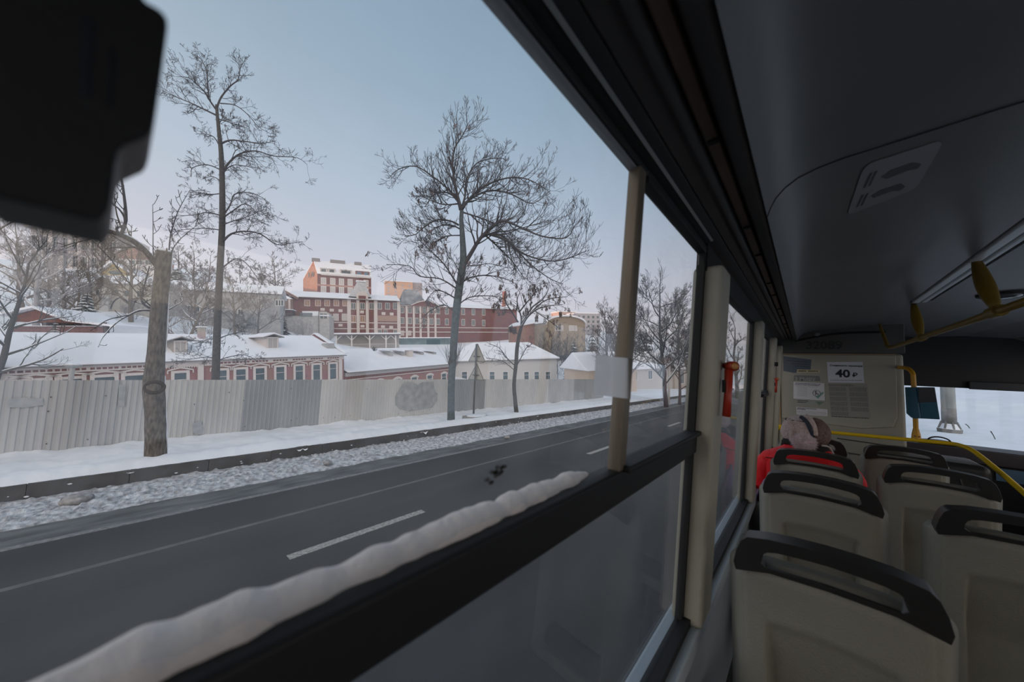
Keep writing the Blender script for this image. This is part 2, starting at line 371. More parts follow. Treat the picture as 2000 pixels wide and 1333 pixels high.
for i in range(15):
    y = -15 + i * (fy(1178) + 15) / 14; mb = MB(); mb.box(-.12, -.06, y - .03, y + .03, 0, FTOP - .05); mb.build('post', mat('fence_rail', (.2, .2, .2)), fence)
rng = random.Random(3); sc0 = None
for i in range(46):
    y = rng.uniform(-2, 16); z = rng.choice([.5, .56, .62, 1.3, 1.62]) + rng.uniform(-.05, .05)
    if sc0 is None: mb = MB(); mb.ball((0, 0, 0), (.005, .016, .016), 6, 4); sc0 = o = mb.build('screw', mat('rust', (.10, .08, .07), .8), fence)
    else: o = sc0.copy(); COL.objects.link(o); o.parent = fence
    o.location = (.004, y, z)
# painted-over patches on the fence
gm = mat('patch_paint', (.30, .32, .33), .7, col2=(.40, .41, .42), vscale=7); gm2 = mat('patch_paint_olive', (.27, .28, .27), .7, col2=(.38, .38, .37), vscale=4)
def fpatch(name, pts, m, label):
    P = [on_x(px, py, FX + .012) for px, py in pts]; b = MB(); b.prism([(p.x - FX, p.y, p.z) for p in P], (.003, 0, 0)); o = b.build(name, m, fence); o['label'] = label; return o
fpatch('paint_patch', [(14, 780), (40, 777), (84, 779), (86, 792), (50, 797), (15, 796)], gm, 'grey painted-over rectangle')
blob = [(772, 790), (772, 775), (780, 760), (790, 747), (805, 746), (815, 752), (825, 747), (845, 746), (850, 765), (855, 770), (853, 785), (845, 796), (825, 800), (800, 804), (782, 800)]
fpatch('paint_patch', blob, gm2, 'olive grey painted-over graffiti blot')
fpatch('paint_patch', [(232, 752), (246, 752), (243, 795), (231, 795)], gm, 'narrow grey painted strip')
fpatch('paint_patch', [(375, 828), (392, 822), (398, 838), (394, 850), (378, 848)], gm, 'small grey paint smear')

# ------------------------------------------------------------------ triangular road sign seen from the back
p0 = on_z(925, 809, .35)
sg = thing('road_sign', 'grey post with two triangular road signs seen from behind', 'road sign', (p0.x, p0.y, 0))
stl = mat('galvanised', (.14, .15, .16), .5, metal=.3, var=.15); sgm = mat('sign_back', (.50, .50, .47), .55, var=.06)
sgr = mat('sign_rim', (.22, .22, .21), .55)
ptop = on_x(927, 672, p0.x).z
mb = MB(); mb.tube([(0, 0, .2), (.01, -.05, ptop)], .045, 10); mb.build('post', stl, sg, smooth=True)
for (c, t, h, l) in (((927, 706), (925, 671), 20, 'upper triangular plate'), ((925, 742), (925, 710), 21, 'lower triangular plate')):
    base = on_x(c[0], c[1], p0.x) ; top = on_x(t[0], t[1], p0.x); H_ = top.z - base.z; W = H_ / .866 / 2
    zb = base.z; yb = .045 if l[0] == 'u' else .06
    dirx = Vector((.985, .17, 0)); nrm = Vector((-.17, .985, 0))
    mk = lambda k, off: [Vector((0, 0, zb + H_ * (1 - k) / 3)) + dirx * (-W * k) + nrm * off, Vector((0, 0, zb + H_ * (1 - k) / 3)) + dirx * (W * k) + nrm * off, Vector((0, 0, zb + H_ * (1 - k) / 3 + H_ * k)) + nrm * off]
    mb = MB(); mb.prism(mk(1, yb), nrm * .02); o = mb.build('triangle_plate', sgm, sg, bevel=.004, seg=1); o['label'] = l
    mb = MB()
    for a, b in ((0, 1), (1, 2), (2, 0)): q = mk(1, yb); mb.bar(q[a], q[b], .02, .03)
    mb.build('rim', sgr, o)
    mb = MB(); mb.bar(Vector((0, 0, zb + H_ * .28)) - dirx * .2 + nrm * .02, Vector((0, 0, zb + H_ * .28)) + dirx * .2 + nrm * .02, .03, .04); mb.build('bracket', stl, o)
cm = mat('concrete', (.36, .35, .34), .9, var=.12, bump=.5, bscale=20)
p1_ = on_z(930, 818, .3); mb = MB(); mb.box(-.35, .35, -.55, .55, 0, .16); o = mb.build('concrete_slab', cm, bevel=.02); o.location = (p1_.x, p1_.y, .27); o.rotation_euler = (0, 0, .1)
mb = MB(); mb.ball((0, 0, .16), (.34, .55, .06), 16, 8); mb.build('snow_cap', SNOW, o, smooth=True)
tag(o, 'snow-topped concrete slab beside the sign post', 'concrete slab')

# ------------------------------------------------------------------ lamp post on the snow bank ahead
lp = on_y(1855, 846, 25)
post = thing('lamp_post', 'weathered grey steel lamp post seen through the windscreen', 'lamp post', lp)
k = depth(Vector(lp)) / FPX * 1.0
pm = mat('weathered_steel', (.34, .35, .33), .65, var=.18, vscale=3, bump=.3, bscale=15, stretch=(1, 1, .3)); pm2 = mat('rust_stain', (.13, .12, .11), .8, col2=(.28, .28, .27), vscale=2.2)
w = 14.5 * k * .66
mb = MB(); mb.tube([(0, 0, .38), (0, 0, 3), (0, 0, 8.5)], [w, w * .97, w * .8], 12); mb.build('shaft', pm, post, smooth=True)
mb = MB(); mb.tube([(0, 0, .36), (0, 0, 1.1)], [w * 1.02, w * 1.01], 12); o = mb.build('rusted_foot', pm2, post, smooth=True); o['label'] = 'rust-stained foot of the shaft'
mb = MB(); mb.tube([(0, 0, .16), (0, 0, .42)], [w * 1.65, w * 1.08], 8); o = mb.build('base_collar', SNOW, post); o['label'] = 'snow-covered flared base'
mb = MB(); mb.tube([(0, 0, -.3), (0, 0, .18)], [w * 1.5, w * 1.72], 8); mb.build('base_flange', pm2, post)
for i in range(8):
    a = i * pi / 4 + .2; mb = MB(); mb.bar((cos(a) * w * 1.5, sin(a) * w * 1.5, .2), (cos(a) * w * 1.05, sin(a) * w * 1.05, .5), .05, .06); mb.build('rib', pm2, post)
mb = MB(); mb.tube([(0, 0, 8.4), (-.6, 0, 8.9), (-2.2, 0, 9.1)], .07, 8); mb.build('arm', pm, post, smooth=True)
mb = MB(); mb.box(-2.9, -2.1, -.16, .16, 8.98, 9.14); mb.build('lamp_head', pm, post, bevel=.04)
for i, (a, b) in enumerate((((1886, 829), (1894, 837)), ((1935, 843), (1945, 861)))):
    A = on_y(a[0], a[1], 24); Bq = on_y(b[0], b[1], 23.6); mb = MB(); mb.tube([A - A, (Bq - A) * .5 + Vector((0, 0, .03)), Bq - A], [.02, .016, .012], 5); o = mb.build('bare_twig', TWIG); o.location = A
    tag(o, ['short bare twig poking from the snow right of the lamp post', 'longer bare twig lying on the snow far right of the lamp post'][i], 'twig', 'twigs on the snow bank')

# ================================================================== OUTDOORS: buildings
UP = Vector((0, -.087, .996)).normalized()       # the street runs downhill, so true vertical leans back along it
class Fac:
    """A facade: local x along it, local z up, local y into the building."""
    def __init__(s, origin, vp):
        s.o = Vector(origin); e = ray(*vp).normalized(); s.e = (e - UP * e.dot(UP)).normalized(); s.n = UP.cross(s.e).normalized()
        s.m = Matrix(((s.e.x, s.n.x, UP.x, s.o.x), (s.e.y, s.n.y, UP.y, s.o.y), (s.e.z, s.n.z, UP.z, s.o.z), (0, 0, 0, 1)))
    def uv(s, px, py, w=0.0):
        r = ray(px, py); t = ((s.o + s.n * w) - EYE).dot(s.n) / r.dot(s.n); q = EYE + r * t - s.o
        return q.dot(s.e), q.dot(UP)
    def u(s, px, py=700, w=0.0): return s.uv(px, py, w)[0]
    def v(s, px, py, w=0.0): return s.uv(px, py, w)[1]

RED = brick_mat('red_brick', (.31, .135, .118), (.26, .105, .095), (.40, .30, .28))
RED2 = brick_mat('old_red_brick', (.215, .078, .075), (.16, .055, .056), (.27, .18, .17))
CREAM = mat('cream_trim', (.64, .58, .55), .8, var=.05)
TIN = mat('roof_edge_tin', (.20, .19, .19), .6)
BEIGE = mat('beige_plaster', (.50, .47, .42), .85, var=.07, vscale=1.2)
GREYW = mat('grey_plaster', (.42, .42, .42), .9, var=.12, vscale=.7)
WOODB = mat('brown_boards', (.22, .085, .06), .8, var=.2, vscale=3)

def window(parent, u, v0, v1, w, frame=CREAM, pane=PANE, t=.12, depth_=.06, mull='T', y=0.0, label=None):
    """u centre, v0..v1 opening, w width: frame part with its pane as a child."""
    b = MB(); f = t
    b.box(u - w / 2 - f, u - w / 2, y - depth_, y + .02, v0 - f, v1 + f); b.box(u + w / 2, u + w / 2 + f, y - depth_, y + .02, v0 - f, v1 + f)
    b.box(u - w / 2, u + w / 2, y - depth_, y + .02, v1, v1 + f); b.box(u - w / 2, u + w / 2, y - depth_, y + .02, v0 - f, v0)
    s = max(.04, w * .06)
    if mull == 'T': zz = v0 + (v1 - v0) * .68; b.box(u - w / 2, u + w / 2, y - depth_ * .7, y + .02, zz - s / 2, zz + s / 2)
    if mull == 'V': b.box(u - s / 2, u + s / 2, y - depth_ * .7, y + .02, v0, v1)
    o = b.build('window', frame, parent)
    if label: o['label'] = label
    p = MB(); p.box(u - w / 2, u + w / 2, y - .012, y + .015, v0, v1); p.build('pane', pane, o)
    return o

# ---------------------------------------------------------------- long red brick house, nearest row behind the fence
A = Fac(on_x(0, 718, -32), (1415, 674))
house = thing('brick_house', 'long low red brick house with white window surrounds and snowy roof', 'house', mtx=A.m, group='houses behind the fence')
uR = A.u(671, 700); uL = -9.0
mb = MB(); mb.box(uL, uR, 0, 9.5, -3.4, 0.0); mb.build('wall', RED, house)
RW_ = 5.2; ru, rv = A.uv(640, 658, RW_); ru0, rv0 = A.uv(0, 645, RW_)
rvm = (rv + rv0) / 2
def roof_prism(b, u0, u1, w0, v0, w1, v1, th):
    b.prism([(u0, w0, v0), (u0, w1, v1), (u0, w1, v1 + th), (u0, w0, v0 + th * .8)], (u1 - u0, 0, 0))
mb = MB(); roof_prism(mb, uL, uR + .1, -.35, -.06, RW_, rvm - .15, .16); roof_prism(mb, uL, uR + .1, 10.7, -.06, RW_, rvm - .15, .16)
mb.build('snowy_roof', SNOWROOF, house, bevel=.03, seg=1)
mb = MB(); mb.box(uL, uR + .1, -.40, -.30, -.10, -.02); mb.build('gutter', TIN, house)
mb = MB()   # gable wall and its snowy parapet on the right end
mb.prism([(uR - .25, .1, -3.4), (uR - .25, 9.4, -3.4), (uR - .25, 9.4, .1), (uR - .25, RW_, rvm + .1), (uR - .25, .1, .1)], (.35, 0, 0)); mb.build('gable_wall', RED2, house)
mb = MB(); roof_prism(mb, uR - .1, uR + .35, -.3, .1, RW_, rvm + .12, .18); roof_prism(mb, uR - .1, uR + .35, 10.6, .1, RW_, rvm + .12, .18); mb.build('parapet_snow', SNOW, house, bevel=.04, seg=1)
mb = MB(); mb.box(uR - .95, uR - .2, 1.2, 2.2, .4, 1.15); mb.build('parapet_stub', GREYW, house)
# cornice with little brick panels
vt = -.12; mb = MB(); mb.box(uL, uR, -.10, .02, vt - .32, vt + .06); mb.build('cornice', CREAM, house)
mb = MB()
def uw(px): return A.u(px, 730)
wins = [8, 69, 138, 204, 262, 352, 432, 470, 507.5, 547, 584, 618, 650]
us = [A.u(px, 735) for px in wins]; us = [us[0] - 3.6, us[0] - 1.8] + us
for c in us:
    if abs(c - us[7]) < .01: continue
    for k in range(5): mb = MB(); mb.box(c + (k - 2) * .235 - .085, c + (k - 2) * .235 + .085, -.115, -.09, vt - .22, vt - .10); mb.build('cornice_panel', RED2, house)
# scalloped valance over the bay at the pilasters
mb = MB(); c = us[7]
for k in range(14): mb.prism([(c - .9 + k * .13, -.13, vt - .3), (c - .9 + k * .13 + .12, -.13, vt - .3), (c - .9 + k * .13 + .06, -.13, vt - .42)], (0, .03, 0))
mb.build('valance', CREAM, house)
for px in (5, 391, 664):
    c = A.u(px, 728); mb = MB(); mb.box(c - .16, c + .16, -.14, .02, -3.4, vt - .3); mb.build('pilaster', CREAM, house)
for i, c in enumerate(us):
    top = -.84 if c < A.u(300) else -.86
    o = window(house, c, top - 1.45, top, .62 if c > A.u(300) else .8, t=.17, depth_=.08, mull='T')
    w2 = .66 if c > A.u(300) else .86; vz = top + .20
    mb = MB(); P = [(c - w2, vz - .22), (c - w2, vz), (c - w2 * .45, vz + .10), (c, vz + .17), (c + w2 * .45, vz + .10), (c + w2, vz), (c + w2, vz - .22)]
    for a, b2 in zip(P, P[1:]): mb.bar((a[0], -.09, a[1]), (b2[0], -.09, b2[1]), .10, .055, (0, 1, 0) if a[0] != b2[0] else (1, 0, 0))
    mb.build('hood_mould', CREAM, o)
# dormers
def dormer(pxc, pyt, pyb, wpx, w_, lbl, roofw, cream):
    """the dormer stands on the roof slope at depth w_"""
    u0, vt_ = A.uv(pxc - wpx / 2, pyt, w_); u1, vb = A.uv(pxc + wpx / 2, pyb, w_); c = (u0 + u1) / 2; hw = (u1 - u0) / 2
    b = MB(); b.box(c - hw, c + hw, w_, w_ + 2.6, vb, vt_ + .08); d = b.build('dormer', cream, house); d['label'] = lbl
    window(d, c, vb + .12, vt_ - .04, hw * 1.35, t=.09, depth_=.05, mull='V', y=w_, pane=mat('pale_pane', (.42, .40, .38), .2))
    b = MB(); k = roofw; b.prism([(c - k, w_ - .35, vt_ + .06), (c, w_ - .35, vt_ + .34), (c + k, w_ - .35, vt_ + .06), (c + k, w_ - .35, vt_ + .0), (c, w_ - .35, vt_ + .26), (c - k, w_ - .35, vt_ + .0)], (0, 3.0, 0)); b.build('dormer_eave', TIN, d)
    b = MB(); b.prism([(c - k, w_ - .33, vt_ + .06), (c, w_ - .33, vt_ + .34), (c + k, w_ - .33, vt_ + .06), (c + k, w_ - .33, vt_ + .14), (c, w_ - .33, vt_ + .46), (c - k, w_ - .33, vt_ + .14)], (0, 3.0, 0)); b.build('dormer_snow', SNOWROOF, d)
dormer(352, 667, 694, 29, 1.1, 'left dormer beside the chimney', .72, mat('dormer_boards', (.36, .33, .30), .8))
dormer(532, 660, 685, 25, 1.65, 'right dormer with pale boards', .82, CREAM)
u0, v0 = A.uv(388, 678, 4.2); u1, v1 = A.uv(400, 640, 4.2)
mb = MB(); mb.box(u0, u1, 4.0, 4.5, v0 - .6, v1); o = mb.build('chimney', brick_mat('pale_brick', (.42, .36, .32), (.35, .29, .26), (.5, .46, .43)), house)
mb = MB(); mb.box(u0 - .08, u1 + .08, 3.92, 4.58, v1, v1 + .08); mb.build('chimney_cap', SNOW, o)
# street lantern standing in front of the house
u0, v0 = A.uv(127, 742, -2); lt = A.m @ Vector((u0, -2, v0 - 2.2))
lan = thing('street_lantern', 'old grey street lantern in front of the red brick house', 'street lantern', lt)
q = A.m @ Vector((A.u(127, 714, -2), -2, A.v(127, 714, -2))); hh = q.z - lt.z
mb = MB(); mb.tube([(0, 0, 0), (0, 0, hh)], .10, 8); mb.build('post', GREYW, lan)
mb = MB(); mb.tube([(0, 0, hh - .12), (0, 0, hh), (0, 0, hh + .05)], [.14, .36, .30], 8); mb.build('lamp_shade', GREYW, lan)
mb = MB(); mb.ball((0, 0, hh + .05), (.28, .28, .10), 10, 6); mb.build('snow_cap', SNOW, lan)

# ---------------------------------------------------------------- lower red brick house continuing to the right
h2 = thing('brick_house', 'lower red brick house with arched white window heads right of the long one', 'house', mtx=A.m, group='houses behind the fence')
e0 = A.v(690, 722); e1_ = A.v(872, 715.5); ev = (e0 + e1_) / 2; a0 = uR + .15; a1 = A.u(884, 715)
mb = MB(); mb.box(a0, a1, 0.1, 11.5, -4.2, ev); mb.build('wall', RED, h2)
RW2 = 6.4; rv2 = (A.v(700, 681, RW2) + A.v(860, 679, RW2)) / 2
mb = MB(); roof_prism(mb, a0, a1 + .3, -.5, ev - .02, RW2, rv2 - .12, .16); roof_prism(mb, a0, a1 + .3, 13.2, ev - .02, RW2, rv2 - .12, .16); mb.build('snowy_roof', SNOWROOF, h2, bevel=.03, seg=1)
mb = MB(); mb.box(a0, a1 + .3, -.56, -.45, ev - .06, ev + .02); mb.build('gutter', TIN, h2)
mb = MB(); mb.box(a0, a1, -.12, .12, ev - .42, ev - .04); mb.build('cornice', mat('grey_cornice', (.47, .45, .45), .8), h2)
mb = MB()
k = a0
while k < a1: mb.box(k, k + .13, -.14, -.1, ev - .55, ev - .40); k += .27
mb.build('dentils', RED2, h2)
mb = MB(); mb.box(a0, a1, -.04, .12, ev - .78, ev - .70); mb.build('string_course', CREAM, h2)
for px in (706, 743, 777, 810, 840, 868):
    c = A.u(px, 742); t_ = ev - 1.28
    o = window(h2, c, t_ - 1.4, t_, .8, t=.16, depth_=.05, y=.1)
    mb = MB(); P = [(c - .62 + 1.24 * i / 8, t_ - .02 + .26 * sin(pi * (i + .0) / 8)) for i in range(9)]
    for a, b2 in zip(P, P[1:]): mb.bar((a[0], .04, a[1]), (b2[0], .04, b2[1]), .14, .20, (0, 0, 1))
    mb.build('arched_head', CREAM, o)
for i, (px, py) in enumerate(((758, 690), (781, 690), (820, 690), (845, 690))):    # small triangular roof vents
    u0, v0 = A.uv(px, py + 9, 3.2); mb = MB(); mb.prism([(u0 + .25, 3.2, v0), (u0 + .25, 3.2, v0 + .75), (u0 + .25, 5.4, v0 + .95), (u0 + .25, 4.4, v0 + .6)], (.5, 0, 0)); d = mb.build('roof_vent', GREYW, h2)
    mb = MB(); mb.prism([(u0 - .75, 3.0, v0 + .98), (u0 + .55, 3.0, v0 + .74), (u0 + .55, 3.0, v0 + .84), (u0 - .75, 3.0, v0 + 1.04)], (0, 1.6, 0)); mb.build('vent_hood', SNOWROOF, d)
u0, v0 = A.uv(803, 698, 2.6); mb = MB(); mb.box(u0 - .35, u0 + .35, 2.6, 3.4, v0, v0 + .9); d = mb.build('roof_hatch', CREAM, h2); mb = MB(); mb.box(u0 - .8, u0 + .8, 2.4, 3.6, v0 + .9, v0 + 1.02); mb.build('hatch_snow', SNOWROOF, d)

# ---------------------------------------------------------------- white house with hipped roof
W = Fac(at_dist(890, 707, 52), (2900, 722))
wh = thing('white_house', 'white plastered house with snowy hipped roof behind the road sign', 'house', mtx=W.m, group='houses behind the fence')
u0 = W.u(872, 720); u1 = W.u(1087, 705); ve = 0
mb = MB(); mb.box(u0, u1, 0, 9, -6, ve); mb.build('wall', mat('white_plaster', (.60, .58, .56), .85, var=.05), wh)
rw = 4.5; rl, rvv = W.uv(922, 671, rw); rr, rvr = W.uv(1032, 672, rw); rvv = (rvv + rvr) / 2
mb = MB(); o_ = .4
C = [(u0 - o_, -o_, ve), (u1 + o_, -o_, ve), (u1 + o_, 9 + o_, ve), (u0 - o_, 9 + o_, ve), (rl, rw, rvv), (rr, rw, rvv)]
C2 = [(c[0], c[1], c[2] + .18) for c in C]
mb.add(C2, [(0, 1, 5, 4), (1, 2, 5), (2, 3, 4, 5), (3, 0, 4)]); mb.add(C, [(1, 0, 4, 5), (2, 1, 5), (3, 2, 5, 4), (0, 3, 4)])
for i in range(4): mb.add([C[i], C[(i + 1) % 4], C2[(i + 1) % 4], C2[i]], [(0, 1, 2, 3)])
mb.build('snowy_roof', SNOWROOF, wh)
mb = MB(); mb.box(u0 - o_, u1 + o_, -o_ - .06, -o_ + .04, ve - .06, ve + .04); mb.build('gutter', TIN, wh)
for px in (907, 961, 987, 1028, 1048, 1070):
    c, t_ = W.uv(px, 727); b_ = W.v(px, 742); window(wh, c, b_ - .3, t_, .75, t=.10, depth_=.05, frame=WHITE)
mb = MB(); px_ = W.u(1087, 705); mb.tube([(px_ + .1, -.3, 0), (px_ + .1, -.12, -.5), (px_ + .1, -.12, -5)], .07, 6); mb.build('drainpipe', TIN, wh)
mb = MB(); g0, g1 = W.uv(1030, 676, 3.0); g2, g3 = W.uv(1066, 698, 3.0); mb.prism([(g0, 3, g1 + .15), (g2, 3, g3 + .1), (g0, 3, g3 + .1)], (0, 1.6, 0)); mb.build('dormer', mat('dark_boards', (.15, .13, .13), .8), wh)
mb = MB(); mb.bar((g0 - .1, 3.6, g1 + .28), (g2 + .3, 3.6, g3 + .2), 2.2, .12); mb.build('dormer_snow', SNOWROOF, wh)

# ---------------------------------------------------------------- red brick factory range on the hillside
K = Fac(at_dist(645, 640, 112), (2300, 694))
def ku(px, py=620): return K.u(px, py)
fac = thing('brick_factory', 'long red brick factory range with white pilasters on the hillside', 'factory building', mtx=K.m)
vb = K.v(720, 657) - 2
ve1 = (K.v(600, 578) + K.v(770, 592)) / 2
kL, kM, kR = ku(573, 590), ku(779, 600), ku(1010, 620)
mb = MB(); mb.box(kL, kM, 0, 12, vb - 4, ve1); o = mb.build('wall', RED2, fac); o['label'] = 'left red brick block'
vrm = K.v(640, 571, 5)
mb = MB(); roof_prism(mb, kL - 1.0, kM + .3, -.9, ve1, 6, K.v(660, 574, 6), .22); roof_prism(mb, kL - 1.0, kM + .3, 12.9, ve1, 6, K.v(660, 574, 6), .22); mb.build('snowy_roof', SNOWROOF, fac)
mb = MB(); mb.box(kL - 1, kM + .3, -1.0, -.8, ve1 - .12, ve1 + .04); mb.build('gutter', TIN, fac)
# gable porch at the left end
gp = MB(); g = kL - 3.2; gt = K.v(576, 566, -1); ge = K.v(548, 582, -1)
gp.prism([(g - 2.6, -1.4, ge), (g + .8, -1.4, gt), (g + 4.4, -1.4, ge + .2), (g + 4.4, -1.4, ge - .35), (g + .8, -1.4, gt - .7), (g - 2.6, -1.4, ge - .5)], (0, 9, 0)); gp.build('porch_roof', mat('porch_timber', (.24, .15, .13), .8), fac)
gp = MB(); gp.prism([(g - 2.7, -1.5, ge), (g + .8, -1.5, gt), (g + 4.5, -1.5, ge + .2), (g + 4.5, -1.5, ge + .5), (g + .8, -1.5, gt + .4), (g - 2.7, -1.5, ge + .4)], (0, 9.2, 0)); gp.build('porch_snow', SNOWROOF, fac)
for px in (552.5, 566): c = ku(px, 600); mb = MB(); mb.box(c - .22, c + .22, -.9, -.5, K.v(560, 605), ge - .2); mb.build('porch_post', CREAM, fac)
mb = MB(); mb.box(ku(556), kL + .3, .6, 8, K.v(560, 608), ge); mb.build('porch_wall', mat('pink_plaster', (.42, .32, .29), .8), fac)
warm = mat('warm_window', (.36, .22, .16), .3); lightp = mat('pale_window', (.50, .47, .46), .3)
for px in (600, 621, 639, 657, 674): c = ku(px, 592); window(fac, c, K.v(px, 597.5), K.v(px, 587), 1.15, t=.14, depth_=.05, mull='V', pane=warm)
for px in (690, 708, 726, 741, 757, 772): c = ku(px, 597); window(fac, c, K.v(px, 604), K.v(px, 592.5), 1.15, t=.14, depth_=.05, mull='V')
for px in (656, 673): c = ku(px, 620); window(fac, c, K.v(px, 626), K.v(px, 614), 1.2, t=.14, depth_=.05, mull='V', pane=lightp)
for px in (690, 708): c = ku(px, 620); window(fac, c, K.v(px, 629), K.v(px, 617), 1.2, t=.14, depth_=.05, mull='V', pane=warm)
for px, y0, y1 in ((630, 602, 607.5), (648, 603.5, 609), (665, 604.5, 610), (707, 607, 612.5), (749, 610, 615.5), (765, 611, 616.5), (648, 632, 638), (665, 633, 638), (708, 635, 640), (748, 636, 641), (764, 637, 642)):
    c = ku(px, y0); mb = MB(); mb.box(c - .55, c + .55, -.05, .02, K.v(px, y1), K.v(px, y0)); mb.build('stone_panel', CREAM, fac)
mb = MB()
for px0, px1, py in ((645, 779, 630.5), (645, 779, 642.5)): a, b_ = ku(px0, py), kM; mb.box(a, b_, -.06, .02, K.v(690, py) - .13, K.v(690, py) + .13)
mb.build('string_course', CREAM, fac)
mb = MB(); mb.box(ku(737, 615), kM, -.045, .02, K.v(757, 628), K.v(757, 617)); mb.build('plaster_patch', mat('tan_plaster', (.40, .27, .22), .85), fac)
for px in (682, 699, 717, 734, 779): c = ku(px, 610); mb = MB(); mb.box(c - .55 if px in (682, 734, 779) else c - .40, c + .45, -.25, .05, vb - 3, ve1 - .02); mb.build('pilaster', CREAM, fac)
# roof turret over the middle bays
c = ku(707, 575); mb = MB()
tb0 = K.v(707, 579, -.5); tt = K.v(705, 551, 2)
mb.add([(c - 3.6, -.5, tb0 - .2), (c + 2.6, -.5, tb0 - .2), (c + 2.6, 5.0, tb0 - .2), (c - 3.6, 5.0, tb0 - .2), (c - 1.1, 1.7, tt), (c + .8, 1.7, tt), (c + .8, 3.2, tt), (c - 1.1, 3.2, tt)], [(0, 1, 5, 4), (1, 2, 6, 5), (2, 3, 7, 6), (3, 0, 4, 7), (4, 5, 6, 7)])
mb.build('turret_roof', mat('frosty_tin', (.50, .50, .51), .6, var=.12, vscale=1.5), fac)
mb = MB(); mb.box(c - 1.5, c + 1.2, 1.4, 3.5, tt, tt + .35); mb.build('turret_cap', SNOW, fac)
ty0, ty1 = K.v(707, 586, -.7), K.v(707, 570, -.7); mb = MB(); mb.prism([(c - 1.6, -.9, ty0), (c + 1.6, -.9, ty0), (c + 1.6, -.9, ty1 - .9), (c + 1.0, -.9, ty1 - .2), (c, -.9, ty1), (c - 1.0, -.9, ty1 - .2), (c - 1.6, -.9, ty1 - .9)], (0, 1.0, 0)); d = mb.build('turret_gable', CREAM, fac)
mb = MB(); mb.box(c - 1.0, c + 1.0, -.95, -.88, ty0 + .3, ty0 + 1.2); mb.build('brick_panel', RED2, d)
# right block with mansard pavilion
ve2 = K.v(850, 598); kP0, kP1 = ku(780, 600), ku(868, 610)
mb = MB(); mb.box(kM, kR, .15, 12, vb - 4, ve2 - .3); o = mb.build('wall', RED2, fac); o['label'] = 'right red brick block'
mb = MB(); roof_prism(mb, kP1, kR + .4, -.5, ve2 - .3, 6, K.v(900, 597, 6), .22); roof_prism(mb, kP1, kR + .4, 12.5, ve2 - .3, 6, K.v(900, 597, 6), .22); mb.build('snowy_roof', SNOWROOF, fac)
mt = K.v(806, 567, 3); mb = MB(); a, b_ = ku(783, 590), ku(832, 596)
mb.add([(a - .4, -.7, ve2), (b_ + .4, -.7, ve2), (b_ + .4, 8, ve2), (a - .4, 8, ve2), (ku(793, 567, ) , 2.2, mt), (ku(818, 567), 2.2, mt), (ku(818, 567), 5, mt), (ku(793, 567), 5, mt)], [(0, 1, 5, 4), (1, 2, 6, 5), (2, 3, 7, 6), (3, 0, 4, 7), (4, 5, 6, 7)]); mb.build('mansard_roof', mat('slate', (.13, .14, .16), .6, col2=(.40, .41, .43), vscale=.35), fac)
mb = MB(); P = [(a + 3 + (b_ - a + 1.4) * i / 10, ve2 - .2 + 1.5 * sin(pi * i / 10)) for i in range(11)]
mb.prism([(p[0], -.7, p[1]) for p in P], (0, .9, 0)); o = mb.build('curved_gable', RED2, fac)
mb = MB()
for q, r_2 in zip(P, P[1:]): mb.bar((q[0], -.75, q[1] + .1), (r_2[0], -.75, r_2[1] + .1), .7, .28, (0, 0, 1))
mb.build('gable_coping', CREAM, o)
for px in (794, 808, 821, 836, 850): c = ku(px, 605); mb = MB(); mb.box(c - .32, c + .32, -.12, .16, vb - 1, ve2 - .25); mb.build('pilaster', CREAM, fac)
mb = MB(); mb.box(kM, kP1, -.15, .16, ve2 - .35, ve2 - .02)
for py in (640, 649): mb.box(kM, kR, -.05, .16, K.v(840, py) - .12, K.v(840, py) + .12)
mb.build('string_course', CREAM, fac)
for px in (786, 801, 815, 829, 843, 856, 873, 905, 925, 945):
    for y0, y1 in ((612, 601), (633, 622)):
        dy = (px - 820) * .03; c = ku(px, y0); window(fac, c, K.v(px, y0 + dy), K.v(px, y1 + dy), 1.0, t=.13, depth_=.02, y=.14, mull='V')
for px in (786, 800): c = ku(px, 650); window(fac, c, K.v(px, 655), K.v(px, 647), .9, t=.13, depth_=.02, y=.14, mull='V', pane=lightp)
for px in (742, 753, 772): c = ku(px, 648); window(fac, c, K.v(px, 650.5), K.v(px, 645), .9, t=.12, depth_=.04, mull='V')
# green glazed annexe at its foot
gx = thing('annexe', 'low blue-green glazed annexe below the brick factory', 'annexe', mtx=K.m)
mb = MB(); mb.box(ku(778, 665), ku(880, 668), -3, 0, vb - 5, K.v(830, 661, -3)); mb.build('wall', mat('teal_boards', (.16, .23, .25), .7, var=.25, vscale=.6), gx)
mb = MB(); mb.box(ku(778, 665) - .3, ku(880, 668) + 1, -3.4, .3, K.v(830, 661, -3), K.v(830, 661, -3) + .28); mb.build('snowy_roof', SNOWROOF, gx)
mb = MB(); mb.box(ku(829, 668), ku(855, 668), -3.06, -2.95, vb - 4, K.v(840, 663.5, -3)); mb.build('dark_panel', mat('dark_teal', (.05, .10, .12), .6), gx)

